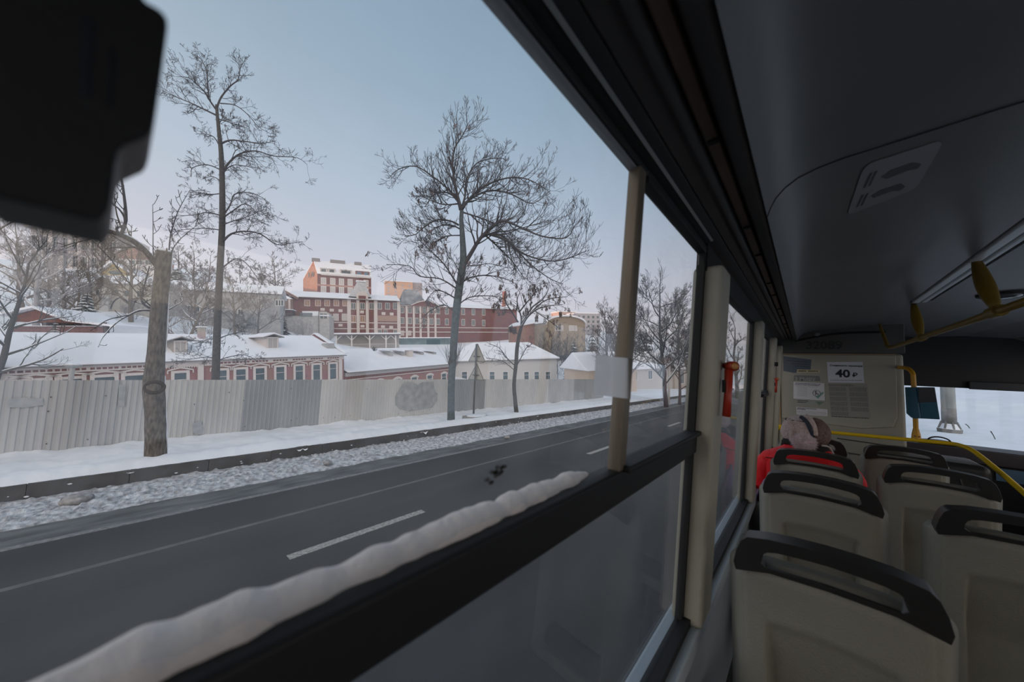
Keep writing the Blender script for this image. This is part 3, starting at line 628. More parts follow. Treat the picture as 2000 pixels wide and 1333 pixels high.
# ---------------------------------------------------------------- white timber gallery
V = Fac(at_dist(655, 678, 98), (3200, 700))
ga = thing('timber_gallery', 'white timber gallery with braced posts above the snowy roofs', 'gallery', mtx=V.m)
r0, rt_ = V.uv(655, 653); r1 = V.u(779, 655); rb = V.v(700, 678.5)
mb = MB(); mb.box(r0, r1, 1.8, 2.4, rb - 2, rt_ - .2); mb.build('back_wall', mat('grey_boards', (.42, .40, .39), .85, var=.1), ga)
mb = MB(); mb.box(r0 - .2, r1 + .4, -.5, 2.6, rt_ - .35, rt_ - .05); mb.build('roof_beam', TIN, ga)
mb = MB(); mb.box(r0 - .2, r1 + .4, -.6, 2.7, rt_ - .05, rt_ + .28); mb.build('roof_snow', SNOWROOF, ga)
for px in (657, 687, 722, 754, 773):
    c = V.u(px, 665); mb = MB(); mb.box(c - .16, c + .16, -.1, .2, rb - .3, rt_ - .3); p = mb.build('post', WHITE, ga)
    for s_ in (-1, 1):
        if (px == 657 and s_ < 0) or (px == 773 and s_ > 0): continue
        mb = MB(); mb.bar((c, .05, rt_ - 1.6), (c + s_ * 1.25, .05, rt_ - .4), .16, .16); mb.build('brace', WHITE, p)
mb = MB(); mb.box(r0, r1, -.02, .12, rb + .70, rb + .84); k = r0
while k < r1: mb.box(k, k + .08, .02, .08, rb - .2, rb + .75); k += .32
mb.build('balustrade', mat('railing_grey', (.48, .46, .46), .8), ga)

# ---------------------------------------------------------------- stone terrace
S = Fac(at_dist(640, 655, 103), (3000, 696))
te = thing('stone_terrace', 'pale stone retaining terrace left of the brick factory', 'terrace', mtx=S.m)
s0, st_ = S.uv(556, 617); s1 = S.u(643, 615)
stm = mat('pale_stone', (.50, .49, .48), .9, var=.12, vscale=1.2, bump=.4, bscale=4)
mb = MB(); mb.box(s0, s1, 0, 7, st_ - 9, st_); mb.build('wall', stm, te)
mb = MB(); mb.box(S.u(592), s1, -.1, 6, st_, st_ + .35); mb.box(S.u(590, 608, 2), S.u(622, 608, 2), 2, 7, st_, S.v(600, 608, 2)); mb.build('snow_ledge', SNOW, te)
mb = MB(); mb.prism([(S.u(624), .0, st_), (s1, 0, st_), (s1, 0, S.v(640, 612)), (S.u(637), 0, S.v(636, 609)), (S.u(624), 0, S.v(626, 609))], (0, 4, 0)); mb.build('end_pavilion', stm, te)
c0 = S.u(633); window(te, c0, S.v(633, 623), S.v(633, 613), 1.6, t=.15, mull='V')
mb = MB(); mb.box(S.u(586), S.u(611), -.12, 0.02, S.v(598, 618.5), S.v(598, 611.5)); mb.build('grille_panel', mat('blue_grey_boards', (.24, .27, .29), .7), te)
mb = MB(); mb.box(S.u(526), S.u(572), -.5, 2.5, S.v(550, 617), S.v(550, 606)); mb.build('dark_shed', mat('dark_teal_boards', (.085, .085, .095), .8, col2=(.13, .08, .08), vscale=.4), te)
mb = MB(); mb.box(S.u(524), S.u(574), -.7, 2.7, S.v(550, 606), S.v(550, 604.6)); mb.build('shed_snow', SNOWROOF, te)
mb = MB()
for zz in (.4, .9): mb.bar((S.u(563), -.2, st_ + zz), (S.u(592), -.2, st_ + zz), .06, .06)
for px in range(563, 593, 4): c0 = S.u(px); mb.box(c0 - .03, c0 + .03, -.23, -.17, st_, st_ + .95)
mb.build('railing', mat('iron', (.10, .10, .11), .6), te)
mb = MB(); c0 = S.u(624); mb.tube([(c0, -.4, st_ - 7.8), (c0, -.4, st_ + 1.2)], .09, 6); mb.build('drainpipe', TIN, te)

# ---------------------------------------------------------------- tall brick building above
T = Fac(at_dist(620, 580, 182), (2250, 705))
tb = thing('tall_brick_building', 'tall red brick building with dormer balconies and sunlit gable', 'building', mtx=T.m)
t0, t1 = T.u(620, 560), T.u(725, 560); eaveL, eaveR = T.v(621, 535), T.v(722, 544); ev = (eaveL + eaveR) / 2; bot = T.v(650, 590) - 6
# gable end runs away to the left: depth found from its apex and its far corner
D_ = 11.0
TD = D_
rid = T.v(615, 507, TD / 2); rid2 = T.v(700, 521, TD / 2); ridm = (rid + rid2) / 2 + .3
gb, ga_ = T.u(592, 545, TD), T.u(612, 510, TD / 2)      # the gable end is skewed towards the street
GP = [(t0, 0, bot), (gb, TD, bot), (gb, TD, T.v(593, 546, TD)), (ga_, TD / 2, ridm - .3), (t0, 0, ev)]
mb = MB(); E_ = [(t1, 0, bot), (t1, TD, bot), (t1, TD, ev), (t1, TD / 2, ridm - .3), (t1, 0, ev)]
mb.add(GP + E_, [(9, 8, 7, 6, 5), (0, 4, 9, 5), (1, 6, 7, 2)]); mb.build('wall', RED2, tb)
mb = MB(); mb.add(GP, [(0, 1, 2, 3, 4)]); o = mb.build('gable_wall', brick_mat('sunlit_gable_brick', (.40, .21, .15), (.36, .18, .13), (.42, .28, .22)), tb); o['label'] = 'gable end lit orange by the low sun'  # low sun's orange is also put into this brick colour
mb = MB()
for w0_, e0_ in ((0, (t0, -.5, ev + .1)), (1, (gb, TD + .4, GP[2][2]))):
    A_ = Vector(e0_); B_ = Vector((ga_, TD / 2, ridm - .25)); C_ = Vector((t1 + .2, TD / 2, ridm - .25)); D__ = Vector((t1 + .2, e0_[1], e0_[2])); up_ = Vector((0, 0, .4))
    mb.add([A_, B_, C_, D__, A_ + up_, B_ + up_, C_ + up_, D__ + up_], [(0, 1, 2, 3), (7, 6, 5, 4), (0, 4, 5, 1), (3, 2, 6, 7), (0, 3, 7, 4), (1, 5, 6, 2)])
mb.build('snowy_roof', SNOWROOF, tb)
for a, b_ in ((609, 625), (645, 674), (692, 706)):
    u0, u1 = T.u(a, 512, TD / 2), T.u(b_, 515, TD / 2); mb = MB(); mb.box(u0, u1, TD / 2 - .8, TD / 2 + .8, ridm - .5, ridm + 1.0); mb.build('roof_stack', mat('grey_stack', (.32, .30, .30), .8), tb)
mb = MB(); mb.box(t0 + 1.5, t1 - .3, -.9, .3, ev - .35, ev + .1); mb.build('balcony_slab', CREAM, tb)
bl = mat('blue_pane', (.12, .20, .30), .15, spec=.8)
for i, px in enumerate((632, 648, 671, 680, 701, 715)):
    c = T.u(px, 534, .5); mb = MB(); mb.box(c - 1.5, c + 1.5, .2, 3.5, ev, ev + 3.0); d = mb.build('balcony_dormer', CREAM if i < 4 else RED, tb)
    mb = MB(); mb.box(c - .95, c + .95, .14, .22, ev + .3, ev + 2.6); mb.build('pane', PANE if i < 4 else bl, d)
    mb = MB(); mb.box(c - 1.55, c + 1.55, 0, 4.0, ev + 3.0, ev + 3.3); mb.build('dormer_snow', SNOWROOF, d)
mb = MB()
for zz in (.35, .75, 1.1): mb.box(t0 + 1.5, t1 - .3, -.92, -.86, ev + zz - .05, ev + zz + .05)
mb.build('balcony_railing', WHITE, tb)
for y0, y1, sh in ((554.5, 543.5, 0), (571, 560, 0), (586, 577, 0)):
    for px in (632, 650, 667, 684, 715):
        dy = (px - 632) * .055; c = T.u(px, y0); window(tb, c, T.v(px, y0 + dy), T.v(px, y1 + dy), 1.7, t=.25, depth_=.08, mull='V', pane=mat('pale_window', (.5, .5, .5)), frame=WHITE)
mb = MB(); 
for py in (559,): mb.box(t0 + .02, t1, -.05, .02, T.v(660, py) - .5, T.v(660, py) + .5)
mb.build('plaster_band', mat('pink_band', (.42, .25, .22), .85), tb)
gd = (Vector(GP[1]) - Vector(GP[0])).normalized(); gn = Vector((gd.y, -gd.x, 0)); gn = gn if gn.x < 0 else -gn
for w_ in (3.4, 6.2):
    q = Vector((t0, 0, ev - .6)) + Vector((gb - t0, TD, 0)) * (w_ / 11); mb = MB(); mb.prism([q + gn * .05 - gd * .5, q + gn * .05 + gd * .5, q + gn * .05 + gd * .5 + Vector((0, 0, 2.2)), q + gn * .05 - gd * .5 + Vector((0, 0, 2.2))], gn * .03); o = mb.build('window', PANE, tb); o['label'] = 'dark window in the gable end'

# ---------------------------------------------------------------- apartment block far behind
P_ = Fac(at_dist(752, 560, 330), (2600, 705))
ab = thing('apartment_block', 'distant sunlit peach apartment block behind the brick factory', 'apartment block', mtx=P_.m)
p0_, pt_ = P_.uv(752, 549); p1_ = P_.u(806, 552)
APT = mat('sunlit_plaster', (.62, .40, .30), .8)  # wall colour carries the warm tint of the low sun
mb = MB(); mb.box(p0_, p1_, 0, 14, pt_ - 40, pt_); mb.build('wall', APT, ab)
mb = MB(); mb.box(p1_, p1_ + 9, 3, 14, pt_ - 40, pt_ + .5); mb.build('side_wing', mat('grey_block', (.40, .36, .37), .85), ab)
mb = MB(); mb.box(p0_ - .3, p1_ + .3, -.3, 14.3, pt_, pt_ + .6); mb.build('roof_snow', SNOWROOF, ab)
for i in range(4):
    for j in range(7):
        c = p0_ + 3 + i * (p1_ - p0_ - 6) / 3; v_ = pt_ - 4 - j * 3; mb = MB(); mb.box(c - .9, c + .9, -.06, .05, v_, v_ + 1.5); mb.build('window', mat('apt_pane', (.42, .40, .42), .3), ab)

# ---------------------------------------------------------------- factory chimney and barrel-roofed hall
cq = at_dist(983, 622, 150); ct = at_dist(982, 568, 150)
ch = thing('factory_chimney', 'slim red brick factory chimney against the pale sky', 'chimney', (cq.x, cq.y, cq.z - 6))
hh = ct.z - cq.z + 6; kk = depth(cq) / FPX; off = ct - cq
mb = MB(); mb.tube([(0, 0, 0), (off.x * .0, 0, hh - 1.2), (0, 0, hh - 1.2), (0, 0, hh)], [5.2 * kk, 3.6 * kk, 4.3 * kk, 4.1 * kk], 12); mb.build('shaft', RED, ch)
mb = MB(); mb.tube([(0, 0, hh), (0, 0, hh + .25)], [3.9 * kk, 3.6 * kk], 12); mb.build('snow_cap', SNOW, ch)
Hh = Fac(at_dist(1104, 640, 88), (2700, 705))
ha = thing('barrel_hall', 'beige barrel-roofed hall with two pale windows behind the bushes', 'hall', mtx=Hh.m)
hu = lambda px, py=640: Hh.u(px, py)
x0, x1 = sorted((hu(1066), hu(1143))); sp = Hh.v(1104, 634); ap = Hh.v(1104, 618.5); bt = sp - 8
cc = (x0 + x1) / 2; hw = (x1 - x0) / 2
arc = [(cc - hw * cos(pi * i / 14), sp + (ap - sp) * sin(pi * i / 14)) for i in range(15)]
mb = MB(); mb.prism([(x0, 0, bt)] + [(a[0], 0, a[1]) for a in arc] + [(x1, 0, bt)], (0, 26, 0)); mb.build('wall', mat('tan_wall', (.33, .27, .21), .85, var=.06), ha)
mb = MB()
for a, b_ in zip(arc, arc[1:]): mb.add([(a[0], -.5, a[1]), (b_[0], -.5, b_[1]), (b_[0], 26, b_[1]), (a[0], 26, a[1]), (a[0], -.5, a[1] + .4), (b_[0], -.5, b_[1] + .4), (b_[0], 26, b_[1] + .4), (a[0], 26, a[1] + .4)], [(0, 1, 5, 4), (4, 5, 6, 7), (1, 0, 3, 2)])
mb.build('snowy_roof', SNOWROOF, ha)
for px in (1092, 1119): c = hu(px); window(ha, c, Hh.v(px, 645.5), Hh.v(px, 637), 2.1, t=.14, mull='V', pane=lightp)
hb = Fac(at_dist(1050, 640, 92), (2400, 705))
br = thing('brick_store', 'plain orange brick store building left of the barrel-roofed hall', 'store building', mtx=hb.m)
mb = MB(); mb.prism([(hb.u(1024), 0, -7), (hb.u(1064), 0, -7), (hb.u(1064), 0, hb.v(1064, 628)), (hb.u(1024), 0, hb.v(1024, 636))], (0, 9, 0)); mb.build('wall', brick_mat('orange_brick', (.36, .17, .11), (.30, .13, .09), (.3, .2, .16)), br)
mb = MB(); mb.bar((hb.u(1022), 4, hb.v(1024, 635)), (hb.u(1064), 4, hb.v(1064, 627)), 9.4, .3, (0, 0, 1)); mb.build('roof_snow', SNOWROOF, br)
for i, (pa, pb, py, D, c_, lb) in enumerate(((1092, 1126, 610, 260, (.60, .44, .38), 'tiny pinkish flats on the skyline right of the barrel hall'), (1126, 1172, 613, 230, (.42, .40, .42), 'hazy grey flats on the skyline left of the window mullion'))):
    q = Fac(at_dist((pa + pb) / 2, 640, D), (2600, 715)); t = thing('far_flats', lb, 'apartment block', mtx=q.m)
    a, b_ = q.u(pa, 620), q.u(pb, 620); h_ = q.v((pa + pb) / 2, py); mb = MB(); mb.box(a, b_, 0, 12, -30, h_); mb.build('wall', mat('far_wall%d' % i, c_, .9), t)
    mb = MB(); mb.box(a, b_, -.2, 12.2, h_, h_ + .7); mb.build('roof_snow', SNOWROOF, t)
    for u_ in range(5):
        for v_ in range(5): x = a + (b_ - a) * (u_ + .5) / 5; z = h_ - 3 - v_ * 3; mb = MB(); mb.box(x - .8, x + .8, -.05, .05, z, z + 1.5); mb.build('window', PANE, t)

# ---------------------------------------------------------------- buildings up on the left
L1 = Fac(at_dist(450, 560, 91), (2200, 690))
lg = thing('grey_wing', 'long hazy grey building with snowy roof left of the brick factory', 'building', mtx=L1.m)
a, b_ = L1.u(325, 560), L1.u(547, 580); e_ = (L1.v(345, 558) + L1.v(545, 583)) / 2
mb = MB(); mb.box(a, b_, 0, 11, e_ - 14, e_); mb.build('wall', GREYW, lg)
mb = MB(); roof_prism(mb, a - .4, b_ + .4, -.6, e_, 5, L1.v(450, 556, 5), .25); roof_prism(mb, a - .4, b_ + .4, 11.6, e_, 5, L1.v(450, 556, 5), .25); mb.build('snowy_roof', SNOWROOF, lg)
for px, py in ((543, 592), (549, 592), (372, 603), (384, 604), (420, 606), (470, 610)): c = L1.u(px, py); window(lg, c, L1.v(px, py + 5), L1.v(px, py - 5), .8, t=.12, mull='V', frame=WHITE)
mb = MB(); q0, q1 = L1.uv(436, 549, 9); q2, q3 = L1.uv(500, 560, 9); mb.prism([(q0, 9, q3), (q2, 9, q3), (q2 - 3, 9, q3 + .5), (q0, 9, q1 + .6)], (0, 6, 0)); mb.build('rear_roof', SNOWROOF, lg)
L2 = Fac(at_dist(207, 575, 84), (2600, 700))
mn = thing('white_mansion', 'pale mansion wing with a round-topped central gable on the slope', 'building', mtx=L2.m)
a, b_ = L2.u(160, 560), L2.u(295, 570); e_ = (L2.v(175, 553) + L2.v(270, 557)) / 2
mb = MB(); mb.box(a, b_, 0, 10, e_ - 8, e_); mb.build('wall', BEIGE, mn)
mb = MB(); roof_prism(mb, a - .3, b_ + .3, -.4, e_, 4, L2.v(230, 541, 4), .22); roof_prism(mb, a - .3, b_ + .3, 10.4, e_, 4, L2.v(230, 541, 4), .22); mb.build('snowy_roof', SNOWROOF, mn)
c = L2.u(207, 560); gt = L2.v(207, 546); hw = (L2.u(216, 560) - L2.u(198, 560)) / 2
mb = MB(); mb.prism([(c - hw, -.5, e_ - 7), (c + hw, -.5, e_ - 7), (c + hw, -.5, gt - hw)] + [(c + hw * cos(pi * i / 10), -.5, gt - hw + hw * sin(pi * i / 10)) for i in range(1, 10)] + [(c - hw, -.5, gt - hw)], (0, 3, 0)); d = mb.build('central_gable', mat('pale_gable', (.56, .54, .52), .85), mn)
mb = MB()
for i in range(10): a_, b2 = pi * i / 10, pi * (i + 1) / 10; mb.bar((c + (hw + .1) * cos(a_), -.6, gt - hw + (hw + .1) * sin(a_)), (c + (hw + .1) * cos(b2), -.6, gt - hw + (hw + .1) * sin(b2)), .4, .18, (0, 0, 1))
mb.build('gable_coping', TIN, d)
mb = MB(); mb.tube([(c, -.56, gt - hw), (c, -.5, gt - hw)], .38, 10); mb.build('round_window', PANE, d)
for px, py in ((195, 572), (225, 572), (250, 573), (275, 574)): cu = L2.u(px, py); window(mn, cu, L2.v(px, py + 6), L2.v(px, py - 5), .85, t=.1, mull=None)
mb = MB(); P = [(L2.u(216 + 40 * i / 12, 590, -2), L2.v(236, 604 - 22 * sin(pi * i / 12) ** .6, -2)) for i in range(13)]
for p, q in zip(P, P[1:]): mb.bar((p[0], -2, p[1]), (q[0], -2, q[1]), .12, .12, (0, 1, 0))
mb.build('iron_arch', mat('iron', (.1, .1, .11)), mn)
# yellow gabled house
L3 = Fac(at_dist(225, 530, 100), (2600, 700))
yl = thing('yellow_house', 'small yellow-gabled house on the slope above the pale mansion', 'house', mtx=L3.m)
a, b_, t_ = L3.u(196, 540), L3.u(262, 545), L3.v(214, 514); e_ = L3.v(225, 538)
mb = MB(); mb.prism([(a, 0, e_ - 7), (b_, 0, e_ - 7), (b_, 0, e_), ((a * .62 + b_ * .38), 0, t_), (a, 0, e_)], (0, 8, 0)); mb.build('wall', mat('yellow_plaster', (.52, .42, .22), .85), yl)
pk = a * .62 + b_ * .38
mb = MB(); mb.bar((a - .4, 3.8, e_ + .1), (pk, 3.8, t_ + .2), 9, .28); mb.bar((pk, 3.8, t_ + .2), (b_ + .4, 3.8, e_ + .1), 9, .28); mb.build('snowy_roof', SNOWROOF, yl)
mb = MB(); mb.ball((pk + .3, 0, e_ + .5), (1.0, .08, .4), 14, 8); mb.build('oval_window', PANE, yl)
# upper building with tall windows, and a brick one beside it
L4 = Fac(at_dist(150, 480, 140), (2300, 690))
ub = thing('hilltop_building', 'tall pale hilltop building with columns half hidden by branches', 'building', mtx=L4.m)
a, b_ = L4.u(60, 480), L4.u(229, 480); e_ = (L4.v(80, 450) + L4.v(225, 457)) / 2
mb = MB(); mb.box(a, b_, 0, 14, e_ - 16, e_); mb.build('wall', mat('pinkish_plaster', (.46, .42, .41), .85, var=.05), ub)
mb = MB(); mb.box(a - .8, b_ + .8, -.8, 15, e_, e_ + 1.0); mb.build('entablature', CREAM, ub)
mb = MB(); mb.prism([(a - .6, -.6, e_ + 1), (b_ + .6, -.6, e_ + 1), (b_ - 8, 7, L4.v(200, 446, 7)), (a + 6, 7, L4.v(90, 436, 7))], (0, .3, .6)); mb.build('snowy_roof', SNOWROOF, ub)
for i in range(9):
    x = a + (b_ - a) * (i + .5) / 9
    for k_ in range(3): z = e_ - 4.4 - k_ * 4.4; window(ub, x, z, z + 2.6, 1.2, t=.2, depth_=.08, mull='V', frame=WHITE)
for i in range(1, 9): x = a + (b_ - a) * i / 9; mb = MB(); mb.box(x - .4, x + .4, -.4, .02, e_ - 15, e_); mb.build('column', CREAM, ub)
L5 = Fac(at_dist(262, 510, 118), (2500, 700))
pb = thing('brick_villa', 'small two-tone villa with a brick upper storey beside the cut trunk', 'house', mtx=L5.m)
a, b_ = L5.u(229, 500), L5.u(302, 505); t_ = L5.v(240, 480); e_ = L5.v(262, 494); m_ = L5.v(262, 507)
mb = MB(); mb.box(a, b_, 0, 9, m_ - 10, m_); mb.build('lower_wall', WHITE, pb)
mb = MB(); mb.prism([(a, 0, m_), (b_, 0, m_), (b_, 0, e_ - .5), (a + (b_ - a) * .4, 0, t_), (a, 0, e_)], (0, 9, 0)); mb.build('upper_wall', brick_mat('pale_red_brick', (.42, .25, .2), (.38, .2, .17), (.45, .36, .32)), pb)
pk = a + (b_ - a) * .4; mb = MB(); mb.bar((a - .4, 4.4, e_), (pk, 4.4, t_ + .15), 9.6, .3); mb.bar((pk, 4.4, t_ + .15), (b_ + .4, 4.4, e_ - .5), 9.6, .3); mb.build('snowy_roof', SNOWROOF, pb)
for px in (236, 258, 272, 290): cu = L5.u(px, 512); window(pb, cu, L5.v(px, 517), L5.v(px, 509), 1.0, t=.12, mull='V', frame=WHITE)
# brown timber pavilion with a low snowy gable
L6 = Fac(at_dist(78, 640, 52), (3000, 700))
sh = thing('timber_pavilion', 'brown timber pavilion with a low snow-edged gable behind the brick house', 'pavilion', mtx=L6.m)
a, pk, b_ = L6.u(13, 620), L6.u(78, 600), L6.u(142, 632); la, lt_, lb_ = L6.v(13, 616), L6.v(78, 601), L6.v(142, 627)
mb = MB(); mb.prism([(a + .3, 0, la - .15), (pk, 0, lt_ - .1), (b_, 0, lb_ - .1), (b_, 0, L6.v(142, 631)), (a + .3, 0, L6.v(20, 628))], (0, 6, 0)); mb.build('gable', WOODB, sh)
mb = MB(); mb.bar((a - .2, 2.8, la), (pk, 2.8, lt_), 7, .18); mb.bar((pk, 2.8, lt_), (b_, 2.8, lb_), 7, .18); r_e = L6.uv(236, 638); mb.bar((b_, 2.8, lb_), (r_e[0], 2.8, r_e[1]), 7, .18); mb.build('snowy_roof', SNOWROOF, sh)
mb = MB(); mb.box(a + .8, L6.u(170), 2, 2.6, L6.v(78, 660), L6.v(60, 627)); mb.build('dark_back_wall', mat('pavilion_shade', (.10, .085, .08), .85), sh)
mb = MB(); mb.box(a + .5, L6.u(205), -.2, -.05, L6.v(78, 652), L6.v(78, 638)); mb.build('low_wall', mat('plum_boards', (.20, .12, .12), .8, var=.2), sh)
mb = MB(); mb.box(a + .5, L6.u(205), -.3, .05, L6.v(78, 638), L6.v(78, 637)); mb.build('rail_snow', SNOW, sh)
for px in (22, 90, 165, 206): cu = L6.u(px, 630); mb = MB(); mb.box(cu - .09, cu + .09, -.15, .03, L6.v(px, 655), L6.v(px, 630)); mb.build('post', mat('dark_boards', (.15, .13, .13)), sh)

# ---------------------------------------------------------------- snowy houses at the far end, right of the fence
for i, (px, py, D, vp, uw_, hh, rh, c_, lb) in enumerate((
    (1150, 742, 44, (2700, 720), 7.5, 1.1, 2.3, (.56, .45, .36), 'small snow-covered house left of the window mullion'),
    (1222, 745, 52, (2700, 720), 9.0, 1.6, 2.6, (.55, .52, .50), 'low house under deep snow right of the window mullion'),
    (1318, 752, 58, (2300, 725), 9.0, 2.3, 1.7, (.48, .42, .38), 'tan low house behind the far street trees'))):
    q = Fac(at_dist(px, py, D), vp); t = thing('snowy_house', lb, 'house', mtx=q.m, group='snowed-in houses at the far end')
    mb = MB(); mb.box(0, uw_, 0, 6, -2, hh); mb.build('wall', mat('far_house%d' % i, c_, .85, var=.06), t)
    mb = MB(); mb.prism([(-.6, -.6, hh), (-.6, 6.6, hh), (-.6, 3, hh + rh)], (uw_ + 1.2, 0, 0)); mb.build('snowy_roof', SNOWROOF, t, bevel=.15, seg=2)
    for k_ in range(3): window(t, uw_ * (k_ + .6) / 3.2, .1, hh - .3, .7, t=.1, mull='V', frame=WHITE)
q = Fac(at_dist(1252, 690, 95), (2900, 715)); t = thing('white_kiosk', 'small white building with a row of dark windows on the far slope', 'building', mtx=q.m)
a, b_ = q.u(1237, 690), q.u(1268, 690); t_ = q.v(1252, 684); l_ = q.v(1252, 698)
mb = MB(); mb.box(a, b_, 0, 5, l_ - 3, t_); mb.build('wall', WHITE, t)
mb = MB(); mb.box(a - .2, b_ + .2, -.3, 5.3, t_, t_ + .4); mb.build('roof_snow', SNOWROOF, t)
for k_ in range(8): x = a + (b_ - a) * (k_ + .5) / 8; mb = MB(); mb.box(x - .14, x + .14, -.05, .03, q.v(1252, 690), q.v(1252, 686.5)); mb.build('window', PANE, t)
# traffic post and a car half hidden at the bend
q = on_z(1306, 790, .1); sp_ = thing('white_post', 'thin white street post leaning by the far kerb', 'post', (q.x, q.y, .1))
mb = MB(); mb.tube([(0, 0, 0), (0, .1, 3.6)], .09, 8); mb.build('shaft', WHITE, sp_, smooth=True)
mb = MB(); mb.box(-.25, .25, -.05, .05, 3.4, 3.55); mb.build('head', WHITE, sp_)

# ================================================================== OUTDOORS: trees
def rvec(rng): return Vector((rng.gauss(0, 1), rng.gauss(0, 1), rng.gauss(0, 1)))
TR = mat('tree_dark', (.078, .073, .080), .9)
def grow(mb, p, d, L, r, lvl, rng, up=.15, kids=(4, 6), spread=.9, wig=.25, shrink=.55, sides=4, rmin=.006, tips=None, curl=0.0):
    """a bough with its side twigs, all in one mesh"""
    n = 5 if L > 1 else 4; pts = [Vector(p)]; dd = Vector(d).normalized()
    for i in range(n):
        dd = (dd + rvec(rng) * wig * .5 + UP * (up + curl * i / n)).normalized(); pts.append(pts[-1] + dd * (L / n))
    rad = [max(rmin, r * (1 - .78 * i / n)) for i in range(n + 1)]
    mb.tube(pts, rad, sides, cap=False)
    if tips is not None: tips.append((pts[-1], dd))
    if lvl <= 0: return pts, rad
    for k in range(rng.randint(*kids)):
        t = rng.uniform(.18, .98); i = min(n - 1, int(t * n)); q = pts[i].lerp(pts[i + 1], t * n - i); base = (pts[i + 1] - pts[i]).normalized()
        s = rvec(rng); s = (s - base * s.dot(base)).normalized()
        nd = (base * rng.uniform(.5, 1) + s * spread * rng.uniform(.6, 1.1)).normalized()
        grow(mb, q, nd, L * shrink * rng.uniform(.55, 1.1) * (1.15 - .5 * t), max(rmin, rad[i] * .55), lvl - 1, rng, up, kids, spread, wig, shrink, 3 if lvl < 2 else sides, rmin, tips, curl)
    return pts, rad
def pixline(pts, c, off=0.0, offs=None):
    """pixel polyline set at camera depth c, running off metres nearer or farther towards its tip"""
    n = len(pts) - 1; res = []
    for i, (px, py) in enumerate(pts):
        cc = c + off * (i / n) ** 1.2; res.append(at_depth(px, py, cc))
    return res
def smooth_path(P, k=3):
    out = []
    for i in range(len(P) - 1):
        a = P[max(0, i - 1)]; b = P[i]; c = P[i + 1]; d = P[min(len(P) - 1, i + 2)]
        for j in range(k):
            t = j / k; out.append(.5 * ((2 * b) + (c - a) * t + (2 * a - 5 * b + 4 * c - d) * t * t + (3 * b - a - 3 * c + d) * t ** 3))
    out.append(P[-1]); return out
def limb(parent, org, pts, c, r0, r1, off, m, rng, twl=1.0, lvl=2, n_t=10, up=.12, spread=.9, kids=(3, 5), rmin=.006, tips=None, snow=False, curl=0.0, name='branch', sides=6, wig=.25, shrink=.55, t0=.15):
    P = smooth_path(pixline(pts, c, off)); P = [p - org for p in P]
    b = MB(); N_ = len(P); rad = [r0 + (r1 - r0) * (i / (N_ - 1)) ** .8 for i in range(N_)]
    b.tube(P, rad, sides)
    for k in range(n_t):
        t = t0 + (1 - t0) * (k + rng.random()) / n_t; f = t * (N_ - 1); i = min(N_ - 2, int(f)); q = P[i].lerp(P[i + 1], f - i); base = (P[i + 1] - P[i]).normalized()
        s = rvec(rng); s = (s - base * s.dot(base)).normalized()
        grow(b, q, base * .7 + s * spread, twl * rng.uniform(.5, 1.1) * (1.1 - .4 * t), max(rmin, rad[i] * .5), lvl, rng, up, kids, spread, wig, shrink, 4, rmin, tips, curl)
    o = b.build(name, m, parent, smooth=True)
    if snow:
        s_ = MB(); s_.tube([p + UP * (rad[i] * .75) for i, p in enumerate(P)], [x * .72 for x in rad], 6); s_.build('branch_snow', SNOW, o, smooth=True)
    return o
def trunk(parent, org, pts, c, rads, m, sides=12, bumpy=.0, name='trunk', snow_side=None):
    P = [p - org for p in smooth_path(pixline(pts, c), 4)]; N_ = len(P); R = []
    for i in range(N_):
        f = i / (N_ - 1) * (len(rads) - 1); j = min(len(rads) - 2, int(f)); R.append(rads[j] + (rads[j + 1] - rads[j]) * (f - j))
    if bumpy: R = [r * (1 + bumpy * nz(i * .9, 4)) for i, r in enumerate(R)]
    b = MB(); b.tube(P, R, sides); return b.build(name, m, parent, smooth=True), P, R

# ---- thick pollarded trunk close to the fence
rng = random.Random(11); g = on_z(304, 903, .28); c1 = depth(g); k = c1 / FPX * .74
t1 = thing('pollarded_tree', 'thick cut-off trunk with one snowy arching branch beside the fence', 'tree', g)
tk, P, R = trunk(t1, g, [(304, 912), (304, 870), (303, 800), (300, 755), (303, 715), (307, 660), (311, 600), (317, 540), (320, 492)], c1, [23.5 * k, 21 * k, 20 * k, 21.5 * k, 20 * k, 17.5 * k, 17 * k, 16 * k, 15.5 * k, 16 * k], BARKL, 18, .05)
mb = MB()   # ragged cut top with snow
top = P[-1]; mb.ball(top + UP * .02, (14 * k, 14 * k, 6 * k), 14, 8, lambda d: 1 + .4 * nz(d.x * 3, d.y * 3)); mb.build('top_snow', SNOW, t1, smooth=True)
for a in (.3, 1.7, 3.9, 5.2):
    mb = MB(); mb.tube([top + Vector((cos(a), sin(a), 0)) * 12 * k - UP * .1, top + Vector((cos(a), sin(a), .6)) * 14 * k], [4 * k, 1.0 * k], 6); mb.build('splinter', BARKL, t1)
